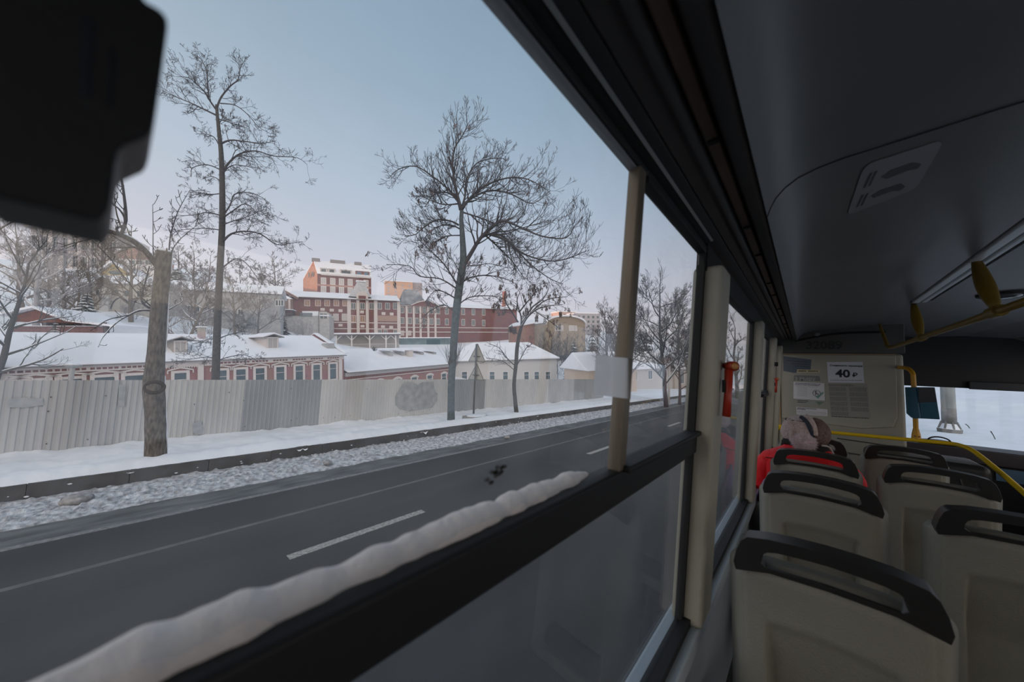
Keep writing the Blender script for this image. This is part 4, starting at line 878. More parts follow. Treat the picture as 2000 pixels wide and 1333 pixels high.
# snow caught on the side of the trunk
for (i0, i1) in ((3, 9), (12, 15), (18, 27), (29, 33)):
    sd_ = ray(305, 720).normalized().cross(UP).normalized(); seg_ = smooth_path([P[i] + sd_ * (R[i] * 1.0) for i in range(i0, min(i1, len(P)))], 4); mb = MB(); n_ = len(seg_)
    mb.tube(seg_, [.030 * (sin(pi * (j + .3) / n_) ** .5) * (.55 + .9 * abs(nz(j * .6, i0))) for j in range(n_)], 6); mb.build('bark_snow', SNOW, t1, smooth=True)
mb = MB()  # dark ring of an old branch scar
cq = at_depth(302, 757, c1) - g; nrm = (-ray(302, 757)).normalized(); e1 = AX.copy(); e1 = (r_ - nrm * r_.dot(nrm)).normalized(); e2 = nrm.cross(e1)
ring = [cq + nrm * 19.5 * k + (e1 * cos(a) * 17 * k + e2 * sin(a) * 14 * k) - nrm * (1 - cos(a * 1)) * .0 - nrm * (abs(cos(a)) ** 2) * 10 * k for a in [2 * pi * i / 24 for i in range(25)]]
mb.tube(ring, 4.4 * k, 8); o = mb.build('branch_scar', mat('scar', (.055, .04, .028), .9), t1, smooth=True); o['label'] = 'dark oval branch scar'
limb(t1, g, [(312, 525), (297, 507), (280, 487), (258, 470), (232, 458), (195, 447), (140, 437), (80, 432), (0, 422), (-60, 410)], c1, 7.5 * k, 3 * k, -2.0, BARKL, rng, .9, 2, 12, snow=True, up=-.02, spread=1.0, kids=(2, 4), sides=10)
limb(t1, g, [(236, 459), (246, 430), (242, 380), (236, 345), (229, 325), (236, 300), (262, 282)], c1 - .8, 3.6 * k, .8 * k, .3, TR, rng, .45, 1, 9, kids=(2, 3), sides=8)
limb(t1, g, [(232, 458), (228, 446), (242, 440), (243, 425), (232, 408), (219, 398), (212, 380)], c1 - .8, 3.0 * k, 1.2 * k, .1, TR, rng, .3, 1, 3, kids=(1, 2), sides=8)
limb(t1, g, [(302, 508), (299, 490), (299, 440), (298, 400)], c1, 1.6 * k, .5 * k, -.2, TR, rng, .35, 1, 6, kids=(1, 2))
limb(t1, g, [(330, 497), (333, 460), (345, 420), (357, 395), (372, 370)], c1, 1.8 * k, .5 * k, .3, TR, rng, .4, 1, 6, kids=(1, 2))
limb(t1, g, [(332, 500), (345, 475), (372, 450), (402, 428)], c1, 1.5 * k, .4 * k, .5, TR, rng, .5, 1, 6, kids=(1, 3))
limb(t1, g, [(295, 607), (272, 607), (248, 618), (226, 632), (200, 660), (192, 678)], c1, 2.6 * k, .9 * k, -1.0, TR, rng, .25, 1, 4, kids=(1, 2), snow=True)
limb(t1, g, [(252, 616), (225, 621), (205, 628), (176, 647)], c1 - .4, 1.6 * k, .7 * k, -.7, TR, rng, .2, 0, 3)
limb(t1, g, [(292, 602), (280, 594), (276, 580), (283, 555), (292, 520)], c1, 3.0 * k, 1.4 * k, .2, TR, rng, .25, 1, 14, kids=(2, 3))
limb(t1, g, [(294, 598), (270, 575), (248, 548), (215, 505), (190, 480)], c1, 1.8 * k, .7 * k, -.6, TR, rng, .4, 1, 5, kids=(2, 3))
limb(t1, g, [(330, 605), (345, 596), (356, 588), (350, 572)], c1, 1.6 * k, .7 * k, .3, TR, rng, .2, 1, 3, kids=(1, 2), snow=True)

# ---- tall bare tree behind the fence
rng = random.Random(23); c2 = 16.5; k = c2 / FPX * .80; g = at_depth(420, 800, c2)
t2 = thing('tall_bare_tree', 'tall straight bare tree with drooping side branches behind the fence', 'tree', g)
trunk(t2, g, [(419, 800), (421, 742), (423, 680), (426, 600), (430, 520), (434, 440), (434, 360), (432, 300), (428, 260), (424, 220), (423, 205)], c2, [9.2 * k, 8 * k, 7.5 * k, 7 * k, 6.5 * k, 6 * k, 5 * k, 4.2 * k, 3.2 * k, 2.6 * k], BARK, 10)
LB2 = [([(423, 215), (412, 200), (400, 180), (385, 165), (368, 152), (345, 150)], 2.4, -.8), ([(422, 225), (395, 212), (370, 200), (340, 188), (318, 177)], 2.2, .7), ([(424, 210), (432, 190), (450, 168), (465, 155), (470, 130), (476, 122)], 2.4, .6),
       ([(408, 190), (406, 170), (404, 140), (392, 115), (378, 106)], 1.8, .3), ([(430, 202), (460, 206), (485, 225), (505, 248), (530, 262)], 1.4, .5), ([(426, 232), (450, 240), (470, 245)], 1.2, -.5), ([(426, 245), (432, 235), (440, 220)], 1.2, .3),
       ([(433, 280), (450, 274), (475, 276), (510, 280), (540, 275)], 2.6, -.9), ([(435, 335), (450, 315), (470, 300), (500, 295), (535, 305), (580, 308), (600, 322)], 2.8, .8), ([(435, 340), (445, 328), (462, 322), (495, 328)], 1.8, -.6),
       ([(431, 290), (418, 268), (400, 262), (382, 262)], 1.6, .7), ([(433, 333), (405, 322), (376, 328), (374, 345)], 1.6, -.7), ([(433, 355), (415, 345), (395, 350)], 1.4, .6), ([(433, 378), (410, 380), (385, 376), (376, 374)], 1.5, -.4),
       ([(437, 420), (450, 400), (458, 380), (485, 376), (510, 385), (530, 400)], 2.0, .9), ([(438, 424), (455, 412), (480, 398), (505, 418), (525, 415)], 1.8, -.9), ([(433, 422), (405, 415), (380, 420), (330, 423)], 1.8, .5), ([(433, 450), (400, 446), (370, 448), (345, 450)], 1.5, -.6),
       ([(437, 470), (452, 457), (478, 452), (510, 458), (540, 478), (570, 475), (590, 472)], 2.9, .6), ([(434, 440), (455, 432), (480, 425), (500, 416)], 1.7, -.4), ([(433, 525), (445, 515), (460, 506), (478, 512), (495, 532), (505, 548)], 2.0, .5), ([(424, 665), (410, 662), (395, 668), (375, 672)], 1.4, .4),
       ([(425, 662), (445, 655), (465, 650), (482, 648)], 1.5, -.4), ([(424, 705), (450, 697), (480, 694), (505, 708)], 1.4, .6), ([(422, 700), (400, 698), (372, 702), (345, 700)], 1.3, .4), ([(427, 600), (412, 590), (400, 570)], 1.2, .3)]
for i, (pts, r0, off) in enumerate(LB2):
    L = math.hypot(pts[-1][0] - pts[0][0], pts[-1][1] - pts[0][1]) * k * 1.2
    limb(t2, g, pts, c2, r0 * k, .5 * k, off * 1.4, TR, rng, .30 * L + .35, 2, 17 if r0 > 1.6 else 11, up=.03 if i > 6 else .10, spread=1.0, kids=(4, 6), rmin=.0052, wig=.45)

# ---- ash trees with hanging seed clusters
SEED = mat('dry_seeds', (.14, .11, .11), .9, var=.2)
sb = MB(); srng = random.Random(5)
for i in range(9):
    a = srng.uniform(0, 6.28); q = Vector((cos(a) * .05 * srng.random(), sin(a) * .05 * srng.random(), -.03 - .12 * srng.random())); d = Vector((srng.uniform(-1, 1), srng.uniform(-1, 1), 0)).normalized()
    sb.add([q - d * .018, q + Vector((0, 0, -.05)), q + d * .018, q + Vector((0, 0, .05)), q + Vector((-d.y, d.x, 0)) * .012], [(0, 1, 4), (1, 2, 4), (2, 3, 4), (3, 0, 4), (3, 2, 1, 0)])
sb.tube([(0, 0, .0), (0, 0, -.1)], .004, 3)
def clusters(tree, tips, n, rng, s0=1.0, s1=1.8, first=[None]):
    if not tips: return
    for i in range(min(n, len(tips))):
        p, d = tips[i]
        if first[0] is None: o = sb.build('seed_cluster', SEED, tree); first[0] = o
        else: o = first[0].copy(); COL.objects.link(o); o.parent = tree
        s = rng.uniform(s0, s1); o.location = p; o.scale = (s, s, s); o.rotation_euler = (rng.uniform(-.3, .3), rng.uniform(-.3, .3), rng.uniform(0, 6))
rng = random.Random(31); g = on_z(881, 823, .3); c3 = depth(g); k = c3 / FPX
t3 = thing('ash_tree', 'bare ash tree with a broad tangled crown and basal shoots beside the sign', 'tree', g)
trunk(t3, g, [(881, 828), (881, 790), (882, 740), (886, 680), (890, 620), (896, 570), (902, 530), (905, 505), (903, 460), (901, 430), (902, 412)], c3, [7.6 * k, 6.8 * k, 6.8 * k, 7.2 * k, 7.5 * k, 7.4 * k, 7.2 * k, 5.4 * k, 4.2 * k, 3.8 * k], mat('ash_bark', (.10, .125, .135), .9, var=.25, vscale=10, bump=.7, bscale=30), 10)
tips = []
LB3 = [([(902, 412), (893, 380), (887, 350), (884, 320), (888, 290), (905, 262), (915, 240)], 3.2, -.4), ([(899, 410), (892, 388), (870, 365), (845, 345), (812, 325), (780, 330), (762, 345)], 2.8, .9), ([(903, 408), (912, 395), (925, 380), (950, 362), (990, 348), (1030, 350), (1070, 372)], 3.4, -.9),
       ([(905, 400), (925, 385), (960, 372), (1000, 380), (1040, 398), (1075, 372)], 2.8, .8), ([(900, 410), (908, 385), (912, 350), (930, 320), (960, 310), (985, 310)], 2.4, .5), ([(895, 395), (878, 378), (850, 378), (830, 405)], 1.8, -.7), ([(896, 398), (868, 400), (842, 392), (820, 382)], 1.7, .8),
       ([(896, 440), (880, 432), (855, 430), (830, 442), (812, 458), (790, 462)], 2.0, -.8), ([(899, 448), (880, 440), (850, 445), (825, 470)], 1.7, .8), ([(898, 460), (870, 462), (850, 475), (838, 490)], 1.4, -.6), ([(904, 415), (935, 425), (970, 440), (1000, 470)], 1.8, .8),
       ([(905, 520), (920, 495), (935, 470), (948, 455), (965, 440), (985, 432), (1020, 446), (1060, 462), (1105, 465), (1122, 442)], 4.6, -1.0), ([(945, 458), (980, 460), (1010, 490), (1040, 520), (1075, 545), (1100, 555)], 2.6, .6), ([(950, 456), (990, 470), (1020, 495), (1070, 510), (1110, 505), (1145, 490)], 2.6, -.7), ([(948, 460), (970, 480), (1000, 510), (1025, 545)], 2.0, .7),
       ([(940, 465), (965, 455), (1000, 450), (1040, 440), (1072, 430)], 1.8, .5), ([(895, 560), (880, 535), (862, 510), (830, 480), (815, 465)], 2.0, .8), ([(893, 565), (860, 545), (820, 540), (800, 520), (755, 517)], 1.6, -.8), ([(892, 585), (870, 572), (850, 568), (830, 590)], 1.8, .7),
       ([(897, 560), (912, 545), (945, 538), (975, 542), (1000, 550)], 2.4, .7), ([(890, 600), (915, 582), (945, 578), (972, 580)], 1.4, -.6), ([(888, 610), (868, 596), (845, 605), (825, 620)], 1.4, .5), ([(893, 570), (900, 540), (880, 500)], 1.2, -.5), ([(903, 500), (920, 520), (950, 515), (980, 520)], 1.2, .9)]
for i, (pts, r0, off) in enumerate(LB3):
    L = math.hypot(pts[-1][0] - pts[0][0], pts[-1][1] - pts[0][1]) * k
    low = i > 14
    limb(t3, g, pts, c3, r0 * k, .6 * k, off * 1.5, TR, rng, .36 * L + .40, 2, 32 if not low else 18, up=.10, spread=.75, kids=(3, 4) if not low else (2, 3), rmin=.0054, tips=tips if low or i % 3 == 0 else None, curl=.30 if not low else .0, wig=.22, snow=False)
rng.shuffle(tips); clusters(t3, tips, 90, rng, .8, 1.7)
b = MB()
for i in range(40):   # shoots round the old wound on the trunk
    q = at_depth(883, 708, c3) - g; a = rng.uniform(0, 6.28); d = Vector((cos(a), sin(a), rng.uniform(.8, 2.2)))
    grow(b, q + Vector((cos(a), sin(a), 0)) * .12 - UP * rng.uniform(-.1, .25), d, rng.uniform(.4, 1.3), .008, 1, rng, .3, (0, 2), .5, .2, .5, 3, .004)
b.build('trunk_shoots', TR, t3)
b = MB(); b.ball(at_depth(883, 706, c3) - g, (.16, .16, .2), 12, 8, lambda d: 1 + .3 * nz(d.x * 4, d.y * 4, d.z * 4)); b.build('burl', BARK, t3, smooth=True)

rng = random.Random(37); g = on_z(1008, 805, .3); c4 = depth(g); k = c4 / FPX
t4 = thing('seed_laden_sapling', 'small crooked tree loaded with dry seed clusters right of the sign', 'tree', g)
trunk(t4, g, [(1009, 810), (1006, 780), (1004, 750), (1008, 710), (1010, 680), (1014, 655), (1018, 640)], c4, [4.4 * k, 3.8 * k, 3.6 * k, 3.8 * k, 3.6 * k, 3.2 * k], BARK, 8)
tips = []
LB4 = [([(1018, 642), (1018, 620), (1012, 600), (1010, 585), (1016, 570)], 2.2, .4), ([(1018, 640), (1030, 620), (1048, 605), (1070, 598), (1100, 595)], 2.2, -.6), ([(1020, 630), (1040, 600), (1060, 585), (1072, 562), (1068, 552)], 1.8, .6), ([(1012, 630), (1000, 610), (990, 595), (985, 580), (988, 565)], 1.6, -.5),
       ([(1030, 618), (1060, 590), (1085, 582), (1108, 580)], 1.5, .8), ([(1014, 610), (1030, 590), (1042, 575), (1050, 560)], 1.5, -.8), ([(1045, 608), (1070, 625), (1090, 640)], 1.0, .4), ([(1006, 715), (990, 700), (975, 680), (955, 672)], 1.2, .3), ([(1009, 715), (1020, 695), (1028, 680), (1040, 672)], 1.0, -.3), ([(1006, 725), (980, 705), (950, 700)], .8, .5), ([(1014, 655), (1002, 645), (1000, 640)], 1.0, .2)]
for pts, r0, off in LB4:
    L = math.hypot(pts[-1][0] - pts[0][0], pts[-1][1] - pts[0][1]) * k
    limb(t4, g, pts, c4, r0 * k, .6 * k, off, TR, rng, .3 * L + .3, 2, 12, up=.06, spread=.9, kids=(2, 3), rmin=.0042, tips=tips if pts[0][1] < 660 else None, snow=pts[0][1] < 650 and r0 > 1.6)
rng.shuffle(tips); clusters(t4, tips, 95, rng, 1.0, 2.0)

# ---- generic bare trees and shrubs farther back
def bare_tree(name, label, px, pyb, pyt, D, seed, wpx=80, lean=0, m=TR, group='bare trees up the slope', forks=6, lvl=3, rtr=None, snow=False, shape=.45, part_trunk=True, up=.22, kids=(4, 6)):
    rng = random.Random(seed); g = at_dist(px, pyb, D); k = depth(g) / FPX; g0_ = Vector(g); g.z = min(g.z, landz(g.x, g.y)); H_ = (at_depth(px, pyt, depth(g0_)) - g).length; W_ = wpx * k
    t = thing(name, label, 'tree', g, group); r0 = rtr or H_ * .022
    b = MB(); fk = H_ * shape * .5; d0 = (UP + r_ * lean).normalized(); pts = [Vector((0, 0, -.4))]
    for i in range(6): pts.append(pts[-1] + (d0 + rvec(rng) * .06).normalized() * (H_ * .8 / 6))
    b.tube(pts, [r0 * (1.1 - .14 * i) for i in range(7)], 7); b.build('trunk', m, t, smooth=True)
    rm = max(.004, .17 * k)
    for i in range(forks):
        b = MB(); f = .22 + .75 * i / forks; j = min(5, int(f * 6)); q = pts[j].lerp(pts[j + 1], f * 6 - j); a = i * 2.4 + rng.uniform(-.5, .5)
        d = (r_ * cos(a) + f_.cross(UP).cross(UP) * sin(a)) * .9 + UP * rng.uniform(.35, .9)
        L = (W_ * .5) * rng.uniform(.85, 1.3) * (1.15 - .55 * f) + H_ * .08
        bp_, br_ = grow(b, q, d, L, r0 * (.62 - .35 * f), lvl, rng, up * .6, kids, .85, .3, .58, 4, rm)
        o = b.build('branch', m, t)
        if snow:
            s_ = MB(); s_.tube([p_ + UP * x_ * .7 for p_, x_ in zip(bp_, br_)], [x_ * .7 for x_ in br_], 5); s_.build('branch_snow', SNOW, o)
    b = MB(); grow(b, pts[-1], UP + r_ * lean, H_ * .25, r0 * .3, lvl - 1, rng, .2, (5, 7), .8, .3, .6, 4, rm); b.build('branch', m, t)
    return t
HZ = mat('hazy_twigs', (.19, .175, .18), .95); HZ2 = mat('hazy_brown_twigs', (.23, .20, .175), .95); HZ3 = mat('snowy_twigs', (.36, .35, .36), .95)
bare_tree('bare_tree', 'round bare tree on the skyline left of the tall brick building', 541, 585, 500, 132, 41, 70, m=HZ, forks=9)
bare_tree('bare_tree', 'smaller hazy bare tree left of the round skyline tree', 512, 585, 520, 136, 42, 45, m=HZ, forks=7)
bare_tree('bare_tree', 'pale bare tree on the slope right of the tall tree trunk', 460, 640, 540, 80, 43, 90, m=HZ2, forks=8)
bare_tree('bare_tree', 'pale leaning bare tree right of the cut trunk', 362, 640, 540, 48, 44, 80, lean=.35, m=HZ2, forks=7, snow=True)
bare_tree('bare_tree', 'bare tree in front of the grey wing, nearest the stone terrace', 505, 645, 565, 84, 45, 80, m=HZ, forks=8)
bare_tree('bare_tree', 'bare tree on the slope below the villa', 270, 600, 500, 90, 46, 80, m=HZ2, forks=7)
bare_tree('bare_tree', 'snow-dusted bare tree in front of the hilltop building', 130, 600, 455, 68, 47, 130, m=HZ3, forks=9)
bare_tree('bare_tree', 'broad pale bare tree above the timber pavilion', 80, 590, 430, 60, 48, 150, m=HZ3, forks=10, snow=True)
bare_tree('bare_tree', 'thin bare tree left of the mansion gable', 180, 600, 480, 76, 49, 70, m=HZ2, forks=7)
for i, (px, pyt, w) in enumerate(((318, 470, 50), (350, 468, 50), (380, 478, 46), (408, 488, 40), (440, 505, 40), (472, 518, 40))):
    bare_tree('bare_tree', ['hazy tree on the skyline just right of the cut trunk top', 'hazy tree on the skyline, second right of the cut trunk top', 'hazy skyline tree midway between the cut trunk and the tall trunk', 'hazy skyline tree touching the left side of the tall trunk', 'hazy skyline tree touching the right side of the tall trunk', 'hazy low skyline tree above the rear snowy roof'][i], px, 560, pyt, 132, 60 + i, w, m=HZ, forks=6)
bare_tree('dark_bare_tree', 'dark snow-laden bare tree leaning at the left edge above the timber pavilion', -8, 690, 420, 32, 71, 170, lean=.16, m=mat('near_dark_bark', (.085, .085, .085), .9), forks=12, rtr=.15, snow=True, group=None)
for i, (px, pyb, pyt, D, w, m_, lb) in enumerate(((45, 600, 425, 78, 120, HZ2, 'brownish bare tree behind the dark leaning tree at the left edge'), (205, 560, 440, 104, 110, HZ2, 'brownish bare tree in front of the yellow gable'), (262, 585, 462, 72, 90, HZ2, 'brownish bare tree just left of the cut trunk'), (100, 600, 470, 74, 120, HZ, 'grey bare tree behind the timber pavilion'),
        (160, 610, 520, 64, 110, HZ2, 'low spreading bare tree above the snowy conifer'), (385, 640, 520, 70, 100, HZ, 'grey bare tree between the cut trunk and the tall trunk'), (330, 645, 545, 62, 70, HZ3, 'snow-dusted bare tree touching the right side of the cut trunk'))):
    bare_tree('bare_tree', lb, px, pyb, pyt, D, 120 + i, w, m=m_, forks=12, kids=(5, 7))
# trees right of the mullion and round it
bare_tree('street_tree', 'broad bare street tree with snowy limbs in the pane right of the mullion', 1302, 782, 520, 30, 81, 150, m=mat('blue_bark', (.10, .115, .13), .9), forks=17, kids=(6, 8), snow=True, group='bare street trees at the far end', rtr=.17)
bare_tree('street_tree', 'reddish bare street tree beside the broad one', 1327, 782, 600, 33, 82, 80, m=mat('red_bark', (.13, .10, .11), .9), forks=13, kids=(5, 7), group='bare street trees at the far end', rtr=.12)
bare_tree('street_tree', 'leaning brownish street tree next to the pillar', 1362, 780, 570, 36, 83, 80, lean=-.25, m=HZ2, forks=13, kids=(5, 7), group='bare street trees at the far end', rtr=.13)
bare_tree('street_tree', 'bare street tree hidden behind the window mullion', 1222, 770, 580, 40, 84, 110, m=HZ, forks=14, kids=(5, 7), group='bare street trees at the far end')
bare_tree('street_tree', 'thin bare tree left of the mullion above the small snowy house', 1186, 735, 590, 44, 85, 90, m=HZ, forks=13, kids=(5, 7), snow=True, group='bare street trees at the far end')
bare_tree('street_tree', 'bare tree seen through the window beyond the first pillar', 1440, 770, 610, 48, 86, 60, m=HZ, forks=8, group='bare street trees at the far end')

def conifer(label, px, pyb, pyt, D, seed, wpx, m, snowy=.4, name='conifer'):
    rng = random.Random(seed); g = at_dist(px, pyb, D); k = depth(g) / FPX; zt_ = g.z; g.z = min(g.z, landz(g.x, g.y)); H_ = (pyb - pyt) * k * .98 + zt_ - g.z; W_ = wpx * k / 2
    t = thing(name, label, 'conifer', g, 'evergreens on the slope'); b = MB(); b.tube([(0, 0, -.3), (0, 0, H_)], [H_ * .02, .02], 6); b.build('trunk', BARK, t)
    b = MB(); s = MB(); lev = 15
    for i in range(lev):
        f = i / lev; z = H_ * (.06 + .92 * f); R_ = W_ * (1 - f) ** .85 + .1
        for j in range(12):
            a = j * 2 * pi / 12 + i * .7 + rng.uniform(-.2, .2); d = Vector((cos(a), sin(a), 0)); L = R_ * rng.uniform(.75, 1.15); p = Vector((0, 0, z)); tp = p + d * L - Vector((0, 0, L * .35)); sd = Vector((-d.y, d.x, 0)) * L * .24
            for mbx, dz in ((b, 0), (s, .05 * W_)):
                if mbx is s and rng.random() > snowy: continue
                o_ = Vector((0, 0, dz)); mid = p.lerp(tp, .55) + o_
                mbx.add([p + o_, mid + sd, tp + o_, mid - sd, mid + Vector((0, 0, .10 * L)), mid - Vector((0, 0, .12 * L))], [(0, 4, 1), (1, 4, 2), (2, 4, 3), (3, 4, 0), (0, 1, 5), (1, 2, 5), (2, 3, 5), (3, 0, 5)])
    tag(b.build('needles', m, t), kind='stuff'); tag(s.build('snow', SNOW, t), kind='stuff')
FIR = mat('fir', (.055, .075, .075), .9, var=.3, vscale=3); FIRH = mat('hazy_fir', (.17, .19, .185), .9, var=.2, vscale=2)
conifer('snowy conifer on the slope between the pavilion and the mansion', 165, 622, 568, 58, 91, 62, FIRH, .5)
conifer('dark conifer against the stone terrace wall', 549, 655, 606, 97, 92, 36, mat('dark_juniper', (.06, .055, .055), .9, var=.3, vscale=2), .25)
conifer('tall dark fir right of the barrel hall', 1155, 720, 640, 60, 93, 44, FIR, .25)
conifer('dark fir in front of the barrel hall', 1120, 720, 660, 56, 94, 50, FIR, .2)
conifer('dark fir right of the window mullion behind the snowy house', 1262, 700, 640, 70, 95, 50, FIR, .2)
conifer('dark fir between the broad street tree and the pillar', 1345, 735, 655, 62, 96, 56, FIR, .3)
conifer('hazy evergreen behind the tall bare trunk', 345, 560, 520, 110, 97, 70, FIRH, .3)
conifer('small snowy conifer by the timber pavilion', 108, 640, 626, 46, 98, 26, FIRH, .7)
def shrub(label, px, pyb, D, wpx, hpx, seed, m=HZ, n=26, group='bare shrubs on the slope', snap=True):
    rng = random.Random(seed); g = at_dist(px, pyb, D); k = depth(g) / FPX; zt_ = g.z; b = MB(); g.z = min(g.z, landz(g.x, g.y)) if snap else g.z; hpx += (zt_ - g.z) / k
    for i in range(n):
        a = rng.uniform(0, 6.28); d = (r_ * cos(a) + Vector((r_.y, -r_.x, 0)) * sin(a)) * rng.uniform(.1, .9) + UP * 1.0; q = (r_ * cos(a) + Vector((r_.y, -r_.x, 0)) * sin(a)) * wpx * k * .25 * rng.random()
        grow(b, q, d, hpx * k * rng.uniform(.6, 1.05), .02, 2, rng, .15, (3, 5), .7, .3, .5, 3, max(.004, .15 * k))
    o = b.build('shrub', m); o.location = g; tag(o, label, 'shrub', group)
shrub('bluish bare shrub in front of the grey wing left of the terrace', 480, 652, 80, 90, 42, 101, mat('blue_shrub', (.20, .225, .24), .95), 34)
shrub('bare shrub at the foot of the cut trunk, on the slope', 395, 648, 50, 60, 40, 102, HZ2)
shrub('bare brown shrub left of the snowy conifer', 120, 608, 62, 90, 42, 103, HZ2, 30)
shrub('dark tangled shrub in front of the orange brick store', 1078, 712, 67, 80, 58, 104, mat('dark_shrub', (.085, .085, .09), .95), 46)
shrub('dark tangled shrub below the barrel hall windows', 1122, 716, 68, 74, 60, 105, mat('dark_shrub', (.085, .085, .09)), 46)
shrub('grey shrub left of the window mullion', 1190, 720, 58, 70, 70, 106, HZ, 36)
shrub('snowy shrub beside the stone terrace wall', 590, 652, 95, 50, 26, 107, HZ3, 24)
shrub('hazy shrub in front of the broad street tree', 1285, 720, 60, 80, 55, 108, HZ, 34)
shrub('pale shrub beneath the mansion windows', 262, 605, 74, 60, 16, 109, HZ3, 24)
shrub('small dark tuft sticking out of the lower snowy roof', 731, 686, 41, 14, 8, 110, TR, 16, None, False)

# ================================================================== THE BUS
def gx(z): return -.277 + .055 * z            # the side wall leans inwards towards the roof
BLACK = mat('black_rubber', (.018, .018, .018), .6, spec=.3)
BLK2 = mat('black_plastic', (.022, .021, .020), .42, var=.15, vscale=20, bump=.15, bscale=180)
HANDLE = mat('grab_handle', (.024, .022, .020), .34, bump=.10, bscale=700)
BEI = mat('beige_trim', (.39, .365, .295), .55, var=.05, vscale=3, bump=.12, bscale=140)
BEI2 = mat('bulkhead_beige', (.36, .345, .285), .6, var=.06, vscale=2, bump=.12, bscale=120)
ANOD = mat('bronze_anodised', (.20, .16, .115), .4, metal=.35, var=.12, vscale=14, stretch=(3, 3, .5))
SHELL = mat('seat_shell', (.265, .25, .205), .5, var=.06, vscale=5, bump=.18, bscale=220)
CEIL = mat('ceiling_vinyl', (.165, .165, .17), .36, var=.06, vscale=2.5, bump=.02, bscale=300)
DARKT = mat('dark_trim', (.055, .050, .048), .55, var=.1, vscale=6)
ALU = mat('aluminium', (.80, .84, .88), .4, metal=.2)
YEL = mat('yellow_rail', (.72, .47, .012), .32, var=.05, vscale=8, spec=.5)
OLIVE = mat('olive_yellow', (.21, .13, .014), .45, var=.1, vscale=9)  # darker olive yellow for the overhead rail
FABR = mat('seat_fabric', (.06, .065, .085), .95, var=.25, vscale=40)
REDH = mat('red_plastic', (.42, .035, .015), .35)
PAPER = mat('paper', (.66, .65, .66), .7)
INK = mat('ink', (.03, .03, .035), .7); INKG = mat('grey_ink', (.24, .24, .23), .7)
GL1 = glass_mat('side_glass', .035, .40, .042)
GLL = glass_mat('lower_glass', .035, .40, .018)
GL2 = glass_mat('side_glass_ahead', .035, .55, .035)
GLW = glass_mat('windscreen_glass', .03, .3, .015, tint=(.90, .94, .97))
Y0, Y1 = -3.0, 7.15
FLOOR = -1.6
def sideslab(b, x_off0, x_off1, z0, z1, y0, y1):
    """slab following the leaning side wall, between two offsets from the glass plane"""
    b.prism([B(gx(z0) + x_off0, y0, z0), B(gx(z0) + x_off1, y0, z0), B(gx(z1) + x_off1, y0, z1), B(gx(z1) + x_off0, y0, z1)], (0, y1 - y0, 0)); return b
# floor, lower wall
mb = MB(); mb.box(-.40, 2.28, Y0, Y1, EYE.z + FLOOR - .25, EYE.z + FLOOR); struct('floor', mb.build('floor', mat('bus_floor', (.07, .07, .072), .6, var=.2, vscale=30)))
mb = MB(); sideslab(mb, -.06, .02, FLOOR, -.86, Y0, 6.9); wl = mb.build('wall_left', mat('lower_wall', (.36, .40, .43), .55, var=.05)); struct('wall_left', wl)
mb = MB(); sideslab(mb, -.05, .055, -.86, -.80, Y0, 5.3); o = mb.build('window_sill', mat('pale_sill', (.40, .46, .50), .45), wl, bevel=.008)
mb = MB(); sideslab(mb, .006, .030, -.80, -.775, Y0, 5.3); mb.build('sill_gasket', BLACK, wl)
# pillars
def pillar(n, y0, y1, z0=-.80, z1=.36, w=.062):
    b = MB(); sideslab(b, -.03, w, z0, z1, y0, y1); o = b.build('trim_%d' % n, BEI, bevel=.016, seg=3); struct('trim', o)
    g = MB(); sideslab(g, -.012, .010, z0 + .02, z1, y0 - .022, y0 + .004); sideslab(g, -.012, .010, z0 + .02, z1, y1 - .004, y1 + .02); g.build('gasket', BLACK, o)
    return o
pil = [pillar(1, 1.255, 1.40), pillar(2, 2.67, 2.80, w=.056), pillar(3, 3.86, 3.97), pillar(4, 4.85, 4.95)]
mb = MB(); sideslab(mb, -.06, .03, -.8, .40, Y0, -1.15); struct('trim', mb.build('trim_5', BEI, bevel=.01))
mb = MB(); sideslab(mb, -.06, .03, -.8, .40, 5.34, 6.9); struct('trim', mb.build('trim_6', DARKT))
# window 1: fixed pane, sliding pane and lower pane with black rail between
def wframe(name, y0, y1, z0, z1, t=.016):
    b = MB(); sideslab(b, -.014, .010, z0, z0 + t, y0, y1); sideslab(b, -.014, .010, z1 - t, z1, y0, y1); sideslab(b, -.014, .010, z0, z1, y0, y0 + t * .6); sideslab(b, -.014, .010, z0, z1, y1 - t * .6, y1)
    o = b.build(name, BLACK, bevel=.003, seg=1); struct(name, o); return o
def pane(parent, y0, y1, z0, z1, m, name='pane', off=-.002):
    b = MB(); sideslab(b, off - .002, off + .002, z0, z1, y0, y1); return b.build(name, m, parent)
w1 = wframe('window_1', -1.15, 1.25, -.80, .425)
pane(w1, -1.15, .66, -.205, .42, GL1, 'fixed_pane'); pane(w1, .66, 1.24, -.20, .42, GL1, 'sliding_pane', -.010); pane(w1, -1.15, 1.24, -.79, -.24, GLL, 'lower_pane')
mb = MB(); sideslab(mb, -.026, .016, -.257, -.192, -1.15, 1.27); mb.build('rail', BLACK, w1, bevel=.007)
mb = MB(); sideslab(mb, -.02, .028, -.198, -.184, .665, 1.27); sideslab(mb, -.016, .012, .40, .425, .70, 1.25); mb.build('sliding_frame', BLACK, w1, bevel=.004)
mb = MB(); sideslab(mb, -.012, .014, -.195, .408, .645, .678); mb.build('mullion', ANOD, w1, bevel=.004)
mb = MB(); sideslab(mb, -.014, .004, -.192, .40, .678, .698); mb.build('mullion_gasket', BLACK, w1)
mb = MB(); sideslab(mb, -.012, .004, .404, .416, -1.15, .66); mb.build('head_trim', mat('bright_trim', (.45, .47, .48), .35, metal=.5), w1)
